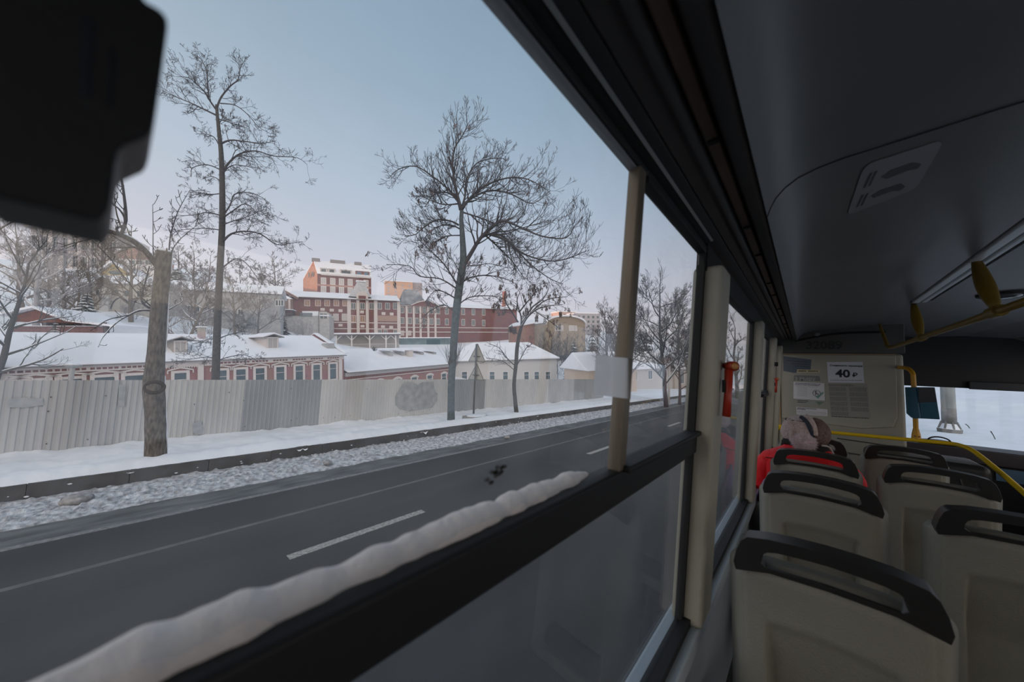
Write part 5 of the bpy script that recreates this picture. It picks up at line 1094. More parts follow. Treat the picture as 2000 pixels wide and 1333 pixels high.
# smear of dirt on the glass
sm_ = MB(); rng = random.Random(2)
for i in range(16):
    t = rng.random(); q = Vector((0, .297 + .022 * t + rng.gauss(0, .004), -.134 + .012 * t + rng.gauss(0, .0035))); sm_.ball(B(gx(q.z) + .001, q.y, q.z), (.0012, .0045, .0025), 8, 5)
o = sm_.build('dirt_smear', glass_mat('grime', 0, 0, .30, tint=(.62, .60, .58), hazecol=(.2, .19, .18)), w1, smooth=True)
w2 = wframe('window_2', 1.40, 2.67, -.80, .36); pane(w2, 1.41, 2.66, -.79, .36, GL2)
w3 = wframe('window_3', 2.80, 3.86, -.80, .35); pane(w3, 2.81, 3.85, -.79, .35, GL2)
mb = MB(); sideslab(mb, -.015, .02, -.16, -.12, 2.80, 3.86); mb.build('rail', BLACK, w3); mb = MB(); sideslab(mb, .02, .05, -.15, -.125, 3.1, 3.5); mb.build('catch', BLACK, w3, bevel=.006)
w4 = wframe('window_4', 3.97, 4.85, -.80, .34); pane(w4, 3.98, 4.84, -.79, .34, GL2)
mb = MB(); mb.tube([B(gx(.1) + .06, 3.80, .115), B(gx(.1) + .085, 3.80, .115)], .018, 10); o = mb.build('coat_hook', BLACK, smooth=True); tag(o, 'small round black hook on the pillar before the last side window', 'hook')
# snow lying along the outside of the rail
def snowrail(u, v):
    y = -.55 + v * 1.135; a = pi * u; e = .006 * nz(y * 9, 1) + .004 * nz(y * 26, 5) + .002 * nz(y * 60, 2); r = (.0145 + e) * (min(1, (1 - v) * 14) ** .5)
    return B(gx(-.19) - .020 - cos(a) * r * 1.1, y, -.192 + sin(a) * r * 1.25)
mb = MB(); mb.grid(snowrail, 14, 260); tag(mb.build('rail_snow', mat('rail_snow', (.86, .76, .71), .8, var=.04, bump=.35, bscale=60), smooth=True), 'ridge of snow lying outside along the black window rail', 'snow', kind='stuff')
# translucent sheet added in place of a pale reflection over the mullion
cl = bpy.data.materials.new('reflection_film'); cl.use_nodes = True; t = cl.node_tree; t.nodes.clear(); o_ = N(t, 'ShaderNodeOutputMaterial'); a_ = N(t, 'ShaderNodeBsdfTransparent'); a_.inputs[0].default_value = (.8, .8, .8, 1)
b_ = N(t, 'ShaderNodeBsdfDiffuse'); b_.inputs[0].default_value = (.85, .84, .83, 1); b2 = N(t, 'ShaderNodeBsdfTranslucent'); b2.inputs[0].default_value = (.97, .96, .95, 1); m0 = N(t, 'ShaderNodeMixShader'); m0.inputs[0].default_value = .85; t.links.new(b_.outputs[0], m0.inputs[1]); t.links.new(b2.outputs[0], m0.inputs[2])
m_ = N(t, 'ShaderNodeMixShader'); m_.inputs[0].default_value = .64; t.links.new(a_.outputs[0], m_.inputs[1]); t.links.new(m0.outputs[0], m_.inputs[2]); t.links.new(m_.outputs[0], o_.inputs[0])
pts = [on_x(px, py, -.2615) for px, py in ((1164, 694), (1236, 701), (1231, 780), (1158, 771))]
mb = MB(); mb.prism(pts, (.0006, 0, 0)); tag(mb.build('reflection_sheet', cl), 'translucent whitish sheet standing for a reflection across the bronze window mullion', 'sticker')

# window head, air duct and ceiling
def profile(name, pts, m, y0, y1, th=.0, bevel=0, parent=None):
    b = MB(); b.prism([B(x, y0, z) for x, z in pts], (0, y1 - y0, 0)); o = b.build(name, m, parent, bevel=bevel, seg=2); return o
hd = struct('trim', profile('trim_7', [(-.272, .452), (gx(.41) - .003, .412), (gx(.41) + .004, .43), (-.226, .436), (-.205, .452), (-.272, .62)], BLACK, Y0, 5.3, bevel=.003))
mb = MB(); sideslab(mb, -.018, .014, .343, .47, 1.25, 5.3); mb.build('head_panel', BLACK, hd)
profile('bright_edge', [(-.229, .4335), (-.223, .4355), (-.2235, .4395), (-.229, .438)], mat('bright_trim', (.45, .47, .48), .35), .2, 1.24, parent=hd)
du = struct('trim', profile('trim_8', [(-.272, .62), (-.205, .452), (-.178, .462), (-.168, .455), (-.155, .463), (-.152, .478), (-.150, .62)], DARKT, Y0, 5.3, bevel=.004))
sl = struct('trim', profile('trim_9', [(-.150, .62), (-.150, .474), (-.142, .470), (-.126, .472), (-.122, .480), (-.118, .62)], mat('brown_strip', (.15, .105, .075), .5, var=.35, vscale=5, stretch=(1, .6, 1)), Y0, 5.3, bevel=.002))
for i in range(9):
    y = .75 + i * .42 + (.1 if i % 2 else 0); mb = MB(); c = B(-.134, y, .470); mb.box(c.x - .010, c.x + .010, y - .006, y + .006, c.z - .004, c.z + .004); mb.build('clip', BLACK, sl)
dk = struct('trim', profile('trim_10', [(-.118, .62), (-.118, .470), (-.112, .455), (-.085, .442), (-.076, .445), (-.074, .62)], DARKT, Y0, 5.3, bevel=.003))
cp = [(-.0745, .440), (-.068, .462), (-.056, .488), (-.036, .512), (-.008, .532), (.03, .546), (.08, .556), (.15, .562), (.30, .575), (.59, .598)]
b = MB()
for (xa, za), (xb, zb) in zip(cp, cp[1:]): b.quad(B(xa, Y0, za), B(xa, 5.3, za), B(xb, 5.3, zb), B(xb, Y0, zb))
tp = [(.59, .598), (.59, .70), (-.36, .70), (-.36, .60), (-.0745, .60), (-.0745, .440)]
for (xa, za), (xb, zb) in zip(tp, tp[1:]): b.quad(B(xa, Y0, za), B(xa, 5.3, za), B(xb, 5.3, zb), B(xb, Y0, zb))
ce = b.build('ceiling', CEIL, smooth=False, merge=True); struct('ceiling', ce)
for p in ce.data.polygons: p.use_smooth = True
md = ce.modifiers.new('es', 'EDGE_SPLIT'); md.split_angle = radians(40)
# seam across the ceiling
sb2 = MB(); sb2.tube([B(x, 1.135 + .02 * i / 9, z - .0005) for i, (x, z) in enumerate(cp[:-1])] + [B(.45, 1.16, .586)], .0022, 5); sb2.build('seam', BLACK, ce)
# central panel right of the light strip, right-hand cove and roof
struct('ceiling', profile('ceiling_panel', [(.70, .603), (1.50, .61), (1.50, .72), (.70, .72)], CEIL, Y0, 6.9))
struct('ceiling', profile('ceiling_right', [(1.50, .61), (1.85, .57), (2.0, .50), (2.06, .44), (2.28, .40), (2.28, .72), (1.50, .72)], CEIL, Y0, 6.9))
ls = tag(empty('ceiling_light', B(.645, 1.0, .6)), 'long aluminium ceiling light strip along the aisle, switched off', 'ceiling light')
def lstrip(x0, x1, z0, z1, m, name): b = MB(); b.box(x0 - .645, x1 - .645, -4.0, 2.83, z0 - .6, z1 - .6); return b.build(name, m, ls, bevel=.004)
lstrip(.59, .70, .612, .70, BLACK, 'housing'); lstrip(.604, .640, .592, .615, ALU, 'diffuser'); lstrip(.652, .674, .592, .615, ALU, 'diffuser'); lstrip(.640, .652, .604, .615, BLACK, 'groove')
struct('ceiling', profile('ceiling_front', [(.59, .60), (.70, .603), (.70, .72), (.59, .72)], CEIL, 3.83, 6.9))
struct('ceiling', profile('ceiling_cab', [(-.36, .58), (.59, .60), (.59, .72), (-.36, .72)], CEIL, 5.3, 6.9))
dl = tag(empty('downlight', B(.98, 3.74, .605)), 'oval black ceiling downlight behind the yellow overhead rail', 'ceiling light')
mb = MB(); mb.tube([(0, 0, .02), (0, 0, -.016)], [.115, .105], 28); mb.build('rim', BLACK, dl, bevel=.004)
mb = MB(); mb.ball((0, 0, -.012), (.08, .08, .022), 20, 8); mb.build('lens', mat('lens', (.10, .11, .12), .1, spec=.9), dl, smooth=True)
# pictogram sticker on the ceiling
def ceil_z(x):
    for (xa, za), (xb, zb) in zip(cp, cp[1:]):
        if xa <= x <= xb: return za + (zb - za) * (x - xa) / (xb - xa)
    return .56
CK = {p: None for p in ()}
def on_ceiling(px, py, dz=0.0):
    v = ray(px, py); z = .56
    for _ in range(8): q = v * (z / v.z); z = ceil_z(q.x) - dz
    return EYE + v * (z / v.z)
st = tag(empty('ceiling_sticker', (0, 0, 0)), 'faded grey pictogram sticker with hand symbols on the dark ceiling', 'sticker')
def rpoly(pts, k=.18, n=4):
    out = []; m = len(pts)
    for i in range(m):
        p = Vector(pts[i]); a = p.lerp(Vector(pts[i - 1]), k); b_ = p.lerp(Vector(pts[(i + 1) % m]), k)
        for j in range(n + 1): t = j / n; out.append(a * (1 - t) ** 2 + p * 2 * t * (1 - t) + b_ * t * t)
    return out
c4_ = [on_ceiling(px, py, .001) for px, py in ((1654, 421), (1688, 322), (1846, 271), (1790, 368))]
def addsheet(name, pts, m, parent, dz): b = MB(); b.prism([p - Vector((0, 0, dz)) for p in pts], (0, 0, .0008)); return b.build(name, m, parent)
addsheet('backing', rpoly(c4_, .14), mat('sticker_grey', (.30, .30, .32), .6), st, .001)
def quadpt(u, v): a = c4_[0].lerp(c4_[1], v); b_ = c4_[3].lerp(c4_[2], v); return a.lerp(b_, u)
SG = mat('sticker_mark', (.11, .11, .12), .6)
for (u0, v0, pts) in ((.0, .0, [(.30, .30), (.36, .22), (.62, .22), (.74, .14), (.80, .20), (.70, .34), (.42, .36)]), (0, 0, [(.34, .66), (.44, .58), (.70, .60), (.84, .56), (.86, .64), (.72, .74), (.44, .74)])): addsheet('hand_symbol', [quadpt(*p) for p in pts], SG, st, .002)
for (u0, v0) in ((.12, .14), (.12, .56)):
    for s in range(2): addsheet('stroke', [quadpt(u0 + s * .07, v0), quadpt(u0 + s * .07 + .03, v0), quadpt(u0 + s * .07 + .05, v0 + .26), quadpt(u0 + s * .07 + .02, v0 + .26)], SG, st, .002)
# overhead grab rail with three brackets
orl = tag(empty('overhead_rail', B(.63, 4.0, .33)), 'yellow overhead grab rail hung below the ceiling light strip', 'grab rail')
def orp(x, y, z): return Vector((x - .63, y - 4.0, z - .33))
mb = MB(); mb.tube([orp(.645, 1.2, .33), orp(.64, 3.0, .33), orp(.625, 4.75, .33), orp(.615, 4.88, .335), orp(.61, 4.96, .36)], .0165, 12); mb.build('rail', OLIVE, orl, smooth=True)
for (yt, xt, yb, xb) in ((2.66, .628, 2.52, .64), (3.93, .628, 3.80, .635), (5.15, .585, 4.93, .612)):
    b = MB(); P0, P1, = Vector(orp(xt, yt, .60)), Vector(orp(xb, yb, .345)); far = yt > 5
    b.tube([P0.lerp(P1, i / 10) + Vector((0, 0, -.012 * sin(pi * i / 10))) for i in range(11)], [.5 * (.030 + .030 * sin(pi * i / 10) if not far else .022 + .012 * i / 10) for i in range(11)], 12)
    b.build('bracket', OLIVE, orl, smooth=True)
    if not far: mb = MB(); mb.tube([orp(xb, yb - .05, .33), orp(xb, yb + .05, .33)], .026, 12); mb.build('clamp', OLIVE, orl, bevel=.004)
# bulkhead behind the driver
bk = tag(empty('wall_partition', B(.26, 5.38, -.4)), None); bk['kind'] = 'structure'
def bp(x, y, z): return Vector((x - .26, y - 5.38, z + .4))
b = MB(); b.box(-.275 - .26, .775 - .26, 0, .10, FLOOR + .4, .30 + .4); b.build('panel', BEI2, bk, bevel=.03, seg=3)
b = MB(); P = [bp(-.24, -.0 + 5.38, .285), bp(-.24, 5.38, -.49), bp(-.1, 5.38, -.50), bp(.45, 5.38, -.52), bp(.68, 5.38, -.47), bp(.715, 5.38, -.36), bp(.72, 5.38, .285)]
b.prism(P, (0, -.016, 0)); b.build('raised_panel', BEI2, bk, bevel=.014, seg=3)
b = MB(); b.box(-.275 - .26, .72 - .26, -.03, .0, .285 + .4, .297 + .4); b.box(-.272 - .26, -.245 - .26, -.028, 0, -.6 + .4, .29 + .4); b.build('edge_strip', mat('amber_strip', (.34, .24, .14), .5), bk)
for z0, x0, x1 in ((-.655, .25, .775), (-.80, .3, .775)): b = MB(); b.bar(bp(x0, 5.378, z0), bp(x1, 5.378, z0 - .015), .008, .010); b.build('groove', DARKT, bk)
# arched header with the fleet number
b = MB(); hp = [(-.275, .30), (.775, .30), (.775, .63), (-.06, .63), (-.075, .50), (-.275, .46)]; b.prism([B(x, 5.27, z) for x, z in hp], (0, .11, 0)); hdr = struct('trim', b.build('trim_11', mat('dark_header', (.085, .083, .080), .55), bevel=.012))
ap_ = [(-.10 + .74 * i / 16, .44 + .085 * sin(pi * min(1, i / 11) / 2)) for i in range(17)]
b = MB(); b.tube([B(x, 5.265, z) for x, z in ap_], .012, 8); b.build('arch_moulding', BLACK, hdr, smooth=True)
text('fleet_number', '32089', .125, mat('number_ink', (.030, .029, .028), .5), hdr, B(.0, 5.266, .348), (radians(90), 0, 0), bold=.004)
b = MB(); b.ball(B(.10, 5.24, .515), (.03, .018, .022), 10, 6); o = b.build('ceiling_sensor', mat('grey_plastic', (.16, .16, .165), .4), smooth=True); tag(o, 'small grey sensor dome above the fleet number', 'sensor')

# papers on the partition
PY = 5.362
def paper(name, label, pts, m, cat='notice', y=PY):
    q = [on_y(px, py, y) for px, py in pts]; c = sum(q, Vector()) / len(q); t = tag(empty(name, c), label, cat)
    b = MB(); b.prism([p - c for p in q], (0, .0012, 0)); b.build('sheet', m, t); t['_q'] = 0; del t['_q']
    return t, c, [p - c for p in q]
def lines(t, q, rows, m=INKG, name='printed_lines'):
    """rows: (u0, u1, v, thickness) in sheet coordinates, v from the top"""
    b = MB(); rng = random.Random(len(rows) * 7)
    for u0, u1, v, th in rows:
        u = u0
        while u < u1 - .005:
            w = min(u1 - u, rng.uniform(.02, .07)); 
            def P(u_, v_): a = q[0].lerp(q[1], u_); b_ = q[3].lerp(q[2], u_); return a.lerp(b_, v_)
            b.prism([P(u, v), P(u + w, v), P(u + w, v + th), P(u, v + th)], (0, -.0006, 0)); u += w + .012
    return b.build(name, m, t)
t, c, q = paper('notice', 'dark blue-grey faded notice at the top left of the partition', [(1530, 696), (1585, 703), (1583, 725), (1551, 729), (1530, 725)], mat('blue_notice', (.10, .12, .145), .6))
lines(t, [q[0], q[1], q[2], q[4]], [(.1, .85, .25, .03), (.3, .9, .45, .03), (.4, .9, .62, .03)], INK)
t, c, q = paper('notice', 'narrow yellowed label strip below the blue-grey notice', [(1557, 722), (1601, 723), (1600.5, 728), (1556, 728)], mat('yellow_label', (.55, .48, .28), .6), y=PY - .002)
lines(t, q, [(.05, .42, .3, .4), (.5, .93, .3, .4)], INK)
t, c, q = paper('notice', 'grey sign strip with pale block letters above the white seat notice', [(1551, 733), (1600, 735), (1602, 745), (1550, 744)], mat('grey_notice', (.20, .20, .19), .6))
text('lettering', '2 ЯМВУ', .052, mat('pale_letters', (.40, .40, .38), .6), t, q[3] + Vector((.012, -.001, .006)), (radians(90), 0, 0), bold=.001)
t, c, q = paper('notice', 'white notice with a seat symbol in a circle and green tick', [(1550, 746), (1610, 749), (1611, 783), (1549.5, 779)], PAPER, y=PY - .001)
lines(t, q, [(.05, .88, .06, .035), (.05, .84, .14, .035)], INK); lines(t, q, [(.06, .78, .24, .015)] + [(.13, .46, .30 + i * .07, .014) for i in range(8)])
def Pq(q, u, v): return q[0].lerp(q[1], u).lerp(q[3].lerp(q[2], u), v)
cc = Pq(q, .75, .60); b = MB(); ring = [cc + Vector((cos(a) * .033, -.002, sin(a) * .036)) for a in [2 * pi * i / 20 for i in range(21)]]; b.tube(ring, .0022, 4); b.build('circle', INK, t)
b = MB()
for a, e_ in (((-.010, .022), (-.006, -.002)), ((-.006, -.002), (.010, -.004)), ((.010, -.004), (.012, -.022)), ((-.006, -.004), (-.009, -.022)), ((-.010, .022), (.002, .020))): b.bar(cc + Vector((a[0], -.0025, a[1])), cc + Vector((e_[0], -.0025, e_[1])), .0012, .006, (0, 0, 1) if abs(a[0] - e_[0]) > abs(a[1] - e_[1]) else (1, 0, 0))
b.build('seat_symbol', INK, t)
GRN = mat('green_print', (.16, .34, .25), .6); b = MB(); b.prism([cc + Vector((.055, -.0028, .02)), cc + Vector((.062, -.0028, .012)), cc + Vector((.012, -.0028, -.062)), cc + Vector((-.012, -.0028, -.04)), cc + Vector((.006, -.0028, -.034))], (0, -.0006, 0)); b.build('tick', GRN, t)
t, c, q = paper('notice', 'pale see-through strip with two printed lines under the seat notice', [(1556, 781), (1608, 784), (1607, 793), (1556, 791)], mat('grey_green_notice', (.34, .35, .31), .6))
lines(t, q, [(.03, .45, .1, .14), (.03, .38, .42, .14)], INK); b = MB(); z0 = Pq(q, .72, .15); b.prism([z0, z0 + Vector((.075, 0, .0)), z0 + Vector((.03, 0, -.045))], (0, -.0012, 0)); b.build('tick_end', mat('dull_green', (.17, .24, .18), .6), t)
t, c, q = paper('notice', 'white wide paper strip lowest on the partition above the pink hat', [(1555, 795), (1616, 800), (1616.5, 813.5), (1556, 810)], PAPER, y=PY - .001)
lines(t, q, [(.03, .66, .08, .09), (.03, .32, .24, .09)], INK); lines(t, q, [(.03, .97, .46 + i * .12, .03) for i in range(4)])
t, c, q = paper('fare_notice', 'white paper fare notice reading 40 roubles', [(1615, 707.5), (1685, 707.5), (1688, 748.5), (1617.5, 747.5)], mat('fare_paper', (.60, .61, .66), .7), y=PY - .001)
rz = (radians(90), 0, 0)
text('heading', 'Стоимость проезда', .0275, INK, t, Pq(q, .075, .205) + Vector((0, -.0012, 0)), rz, bold=.0006)
text('price', '40', .118, INK, t, Pq(q, .225, .72) + Vector((0, -.0012, 0)), rz, bold=.0038)
text('rouble_sign', '\u20bd', .062, INK, t, Pq(q, .69, .715) + Vector((0, -.0012, 0)), rz, bold=.0016)
lines(t, q, [(.06, .95, .875, .022)], INK)
t, c, q = paper('timetable', 'grey printed sheet with two text columns under the fare notice', [(1617, 749.5), (1694, 750), (1701, 819), (1623, 815)], mat('clear_sheet', (.30, .295, .26), .5))
rows = [(.02, .62, .02, .022), (.02, .68, .055, .022)]
for blk in range(6):
    for i in range(5):
        v = .11 + blk * .145 + i * .024; rows.append((.02, .46, v, .013))
        if blk < 5: rows.append((.54, .97, v, .013))
lines(t, q, rows, mat('brown_ink', (.15, .145, .13), .7)); lines(t, q, [(.02, .95, .97, .022)], INK)

# yellow handrail in front of the partition, post and blue validator
yr = tag(empty('handrail', B(.4, 5.15, -.57)), 'bright yellow handrail crossing in front of the partition and sloping down to the right', 'handrail')
def yp(x, y, z): return Vector((x - .4, y - 5.15, z + .57))
ctrl = [(-.20, 5.18, -.588), (.15, 5.17, -.577), (.6, 5.16, -.562), (.98, 5.14, -.548), (1.06, 5.10, -.552), (1.105, 5.0, -.575), (1.15, 4.7, -.665), (1.19, 4.4, -.765), (1.26, 3.8, -.97), (1.3, 3.4, -1.1)]
mb = MB(); mb.tube(smooth_path([yp(*p) for p in ctrl], 5), .0185, 14); mb.build('rail', YEL, yr, smooth=True)
mb = MB(); mb.tube([yp(1.3, 3.4, -1.1), yp(1.3, 3.36, FLOOR)], .0185, 12); mb.build('leg', YEL, yr, smooth=True)
mb = MB(); mb.tube([yp(-.2, 5.18, -.588), yp(-.268, 5.18, -.588)], [.03, .034], 12); mb.build('wall_flange', YEL, yr)
po = tag(empty('grab_post', B(.80, 5.17, -.5)), 'yellow upright grab post with elbow beside the partition edge', 'grab post')
def pp(x, y, z): return Vector((x - .80, y - 5.17, z + .5))
mb = MB(); mb.tube(smooth_path([pp(.805, 5.17, -.535), pp(.805, 5.17, -.2), pp(.803, 5.17, .04), pp(.80, 5.18, .10), pp(.782, 5.22, .14), pp(.755, 5.30, .155), pp(.74, 5.37, .158)], 5), .0185, 14); mb.build('tube', mat('amber_rail', (.55, .27, .012), .35, var=.08), po, smooth=True)
mb = MB(); mb.tube([pp(.805, 5.17, -.545), pp(.805, 5.17, -.50), pp(.805, 5.17, -.44)], [.034, .030, .0195], 12); mb.build('clamp', mat('amber_rail', (.55, .27, .012)), po, bevel=.003)
for s in (-1, 1): mb = MB(); mb.ball(pp(.805 + s * .014, 5.138, -.515), .007, 8, 6); mb.build('bolt', mat('bolt', (.10, .07, .03), .5), po)
va = tag(empty('validator', B(.86, 5.05, -.2)), 'blue angular ticket validator box with a black screen on the yellow post', 'ticket validator')
def onv(px, py, y): return on_y(px, py, y) - B(.86, 5.05, -.2)
BLU = mat('petrol_blue', (.012, .085, .135), .45, var=.08); BLU2 = mat('petrol_blue_light', (.015, .11, .18), .45)
fr = [onv(1796, 757, 5.03), onv(1826, 757, 5.03), onv(1836, 820, 5.03), onv(1798, 818, 5.03)]
lf = [onv(1771, 757, 5.13), onv(1774, 809, 5.13), onv(1784, 818, 5.08), onv(1787, 757, 5.06)]
mb = MB()
V_ = [lf[0], lf[1], lf[2], fr[3], fr[2], fr[1], fr[0], lf[3]]; bk_ = [v + Vector((0, .09, 0)) for v in V_]
# cut so the post runs inside the sleeve of the box
mb.add(V_ + bk_, [(0, 1, 2, 7), (7, 2, 3, 6), (6, 3, 4, 5), tuple(range(15, 7, -1)), (0, 7, 15, 8), (7, 6, 14, 15), (6, 5, 13, 14), (5, 4, 12, 13), (4, 3, 11, 12), (3, 2, 10, 11), (2, 1, 9, 10), (1, 0, 8, 9)]); mb.build('body', BLU, va, bevel=.004)
mb = MB(); mb.prism([onv(1794, 758, 5.024), onv(1825, 758, 5.024), onv(1829.5, 786, 5.024), onv(1794.5, 787, 5.024)], (0, .006, 0)); mb.build('screen', mat('off_screen', (.012, .012, .014), .25), va)
mb = MB(); mb.bar(onv(1788.5, 760, 5.045), onv(1797, 817, 5.02), .006, .006); mb.build('edge_highlight', BLU2, va)
# windscreen, header and dashboard
mb = MB(); mb.box(-.36, 2.28, 6.85, 7.1, EYE.z - .035, EYE.z + .72); wf = struct('wall', mb.build('wall_front', mat('header_vinyl', (.030, .030, .030), .6), bevel=.012))
mb = MB(); mb.box(1.50, 2.25, 6.80, 6.84, EYE.z - .045, EYE.z + .05); mb.build('blind_edge', mat('blind_grey', (.035, .037, .04), .5), wf, bevel=.01)
mb = MB(); mb.box(-.36, 2.28, 6.95, 7.1, EYE.z - 2.1, EYE.z - .85); mb.build('lower_panel', DARKT, wf)
ww = MB(); ww.box(-.34, 2.26, 7.02, 7.026, EYE.z - .86, EYE.z - .03); wwo = struct('window', ww.build('window_5', GLW))
mb = MB(); mb.box(.9, 2.2, 6.55, 6.98, EYE.z - .90, EYE.z - .735); db = struct('trim', mb.build('trim_12', mat('dash_plum', (.045, .038, .042), .55, var=.1), bevel=.02))
mb = MB(); mb.box(.9, 2.2, 6.50, 6.95, EYE.z + FLOOR, EYE.z - .90); mb.build('dash_front', BLACK, db)
mb = MB(); mb.box(1.58, 2.12, 6.488, 6.50, EYE.z - 1.04, EYE.z - .905); mb.build('blue_panel', mat('blue_panel', (.10, .17, .25), .3), db)
bg_ = tag(empty('bag', B(1.24, 6.72, -.735)), 'flat black bag with a loop handle lying on the dashboard', 'bag')
mb = MB(); mb.grid(lambda u, v: Vector((-.20 + .40 * u, -.12 + .24 * v, .005 + .055 * (sin(pi * u) ** .4) * (sin(pi * v) ** .5) * (1 - .3 * u))), 18, 10); mb.box(-.19, .19, -.11, .11, -.0, .02); mb.build('body', BLK2, bg_, smooth=True)
mb = MB(); mb.tube([Vector((-.02 + .09 * cos(a), -.06, .035 + .055 * sin(a))) for a in [pi * i / 14 for i in range(15)]], .008, 8); mb.build('handle', BLACK, bg_, smooth=True)
cb = MB(); cb.box(.42, 1.10, 4.55, 5.02, EYE.z + FLOOR, EYE.z - .64); wa = cb.build('console', BLK2, bevel=.05, seg=3); tag(wa, 'dark boxy console between the front seats and the yellow handrail', 'console')
for i in range(3): mb = MB(); mb.bar(B(.52 + i * .2, 4.535, -.7), B(.60 + i * .2, 4.535, -1.1), .008, .008); mb.build('seam', mat('seam_grey', (.09, .085, .08), .5), wa)
# right-hand side of the bus, seen only as light and reflections
mb = MB(); mb.box(2.20, 2.28, Y0, Y1, EYE.z + FLOOR, EYE.z - .80); mb.box(2.20, 2.28, Y0, Y1, EYE.z + .40, EYE.z + .72); wr = struct('wall', mb.build('wall_right', mat('lower_wall', (.36, .40, .43))))
for i, y in enumerate((-3.0, -1.6, -.2, 1.25, 2.68, 3.9, 5.3, 6.7)):
    mb = MB(); mb.box(2.19, 2.27, y, y + .13, EYE.z - .80, EYE.z + .40); struct('trim', mb.build('trim_%d' % (13 + i), BEI, bevel=.01))
mb = MB(); mb.box(2.235, 2.239, Y0, Y1, EYE.z - .80, EYE.z + .40); struct('window', mb.build('window_6', GLW))
mb = MB(); mb.box(-.36, 2.28, Y0 - .08, Y0, EYE.z + FLOOR, EYE.z - .5); mb.box(-.36, 2.28, Y0 - .08, Y0, EYE.z + .4, EYE.z + .72); struct('wall', mb.build('wall_back', mat('lower_wall', (.36, .40, .43))))
mb = MB(); mb.box(-.36, 2.28, Y0 - .05, Y0 - .046, EYE.z - .5, EYE.z + .4); struct('window', mb.build('window_7', GLW))

# emergency hammers
def hammer(label, c, s, tilt):
    h = tag(empty('emergency_hammer', c), label, 'emergency hammer', 'red hammers on the window pillars'); h.rotation_euler = (0, 0, 0)
    def q(x, y, z): return Vector((x, y, z)) * s
    b = MB(); b.tube([q(-.004, .002 + tilt, -.098), q(0, .001 + tilt * .5, -.04), q(.004, 0, .055)], [.0125 * s, .0115 * s, .0125 * s], 10); b.build('handle', REDH, h, smooth=True)
    b = MB(); b.tube([q(-.012, .024, .068), q(.006, .010, .066), q(.022, -.012, .066)], [.010 * s, .017 * s, .015 * s], 12); b.build('head', REDH, h, smooth=True)
    b = MB(); b.tube([q(.022, -.012, .066), q(.0245, -.0155, .066)], [.012 * s, .009 * s], 12); o = b.build('striking_tip', mat('tip_amber', (.55, .25, .08), .35), h, smooth=True); o['label'] = 'amber striking tip'
    b = MB(); b.box(-.014 * s, -.004 * s, -.012 * s, .012 * s, -.02 * s, .02 * s); b.build('bracket', BLACK, h)
    return h
hammer('red emergency hammer on the nearest window pillar', B(-.196, 1.315, -.036), 1.0, 0)
hammer('small red emergency hammer on the farther pillar beside the notices', B(-.205, 3.83, -.062), .72, 0)

# black box close to the lens at the top left
X0 = -.20
op = [(-60, -60), (255, -60), (283, 0), (312, 16), (327, 32), (328, 52), (318, 130), (303, 235), (297, 255), (288, 266), (243, 284), (232, 296), (226, 320), (217, 392), (210, 415), (196, 428), (178, 428), (120, 414), (0, 384), (-60, 372)]
q = [on_x(px, py, X0) for px, py in op]; c = sum(q, Vector()) / len(q)
bx = tag(empty('black_box', c), 'black plastic box close to the lens in the top left corner', 'box')
sc_ = lambda k, off: [(p - c) * k + Vector((off, 0, 0)) for p in q]
mb = MB(); mb.prism([p - c for p in q], (-.045, 0, 0)); mb.build('housing', mat('matt_black', (.008, .008, .0075), .6, bump=.1, bscale=300), bx, bevel=.0025, seg=3)
for (a, e_) in (((160, 30), (190, 190)), ((215, 90), (232, 210))):
    r4 = [on_x(px, py, X0 + .0008) - c for px, py in ((a[0], a[1]), (e_[0] - 8, a[1] + 5), (e_[0] - 12, e_[1]), (a[0] - 3, e_[1] - 5))]; mb = MB(); mb.prism(r4, (-.0012, 0, 0)); mb.build('recess_strip', mat('glossy_black', (.016, .02, .026), .15), bx, bevel=.0004, seg=1)
mb = MB(); mb.box(-.055, -.040, -.045, -.01, -.01, .07); mb.build('mounting_bracket', BLACK, bx)

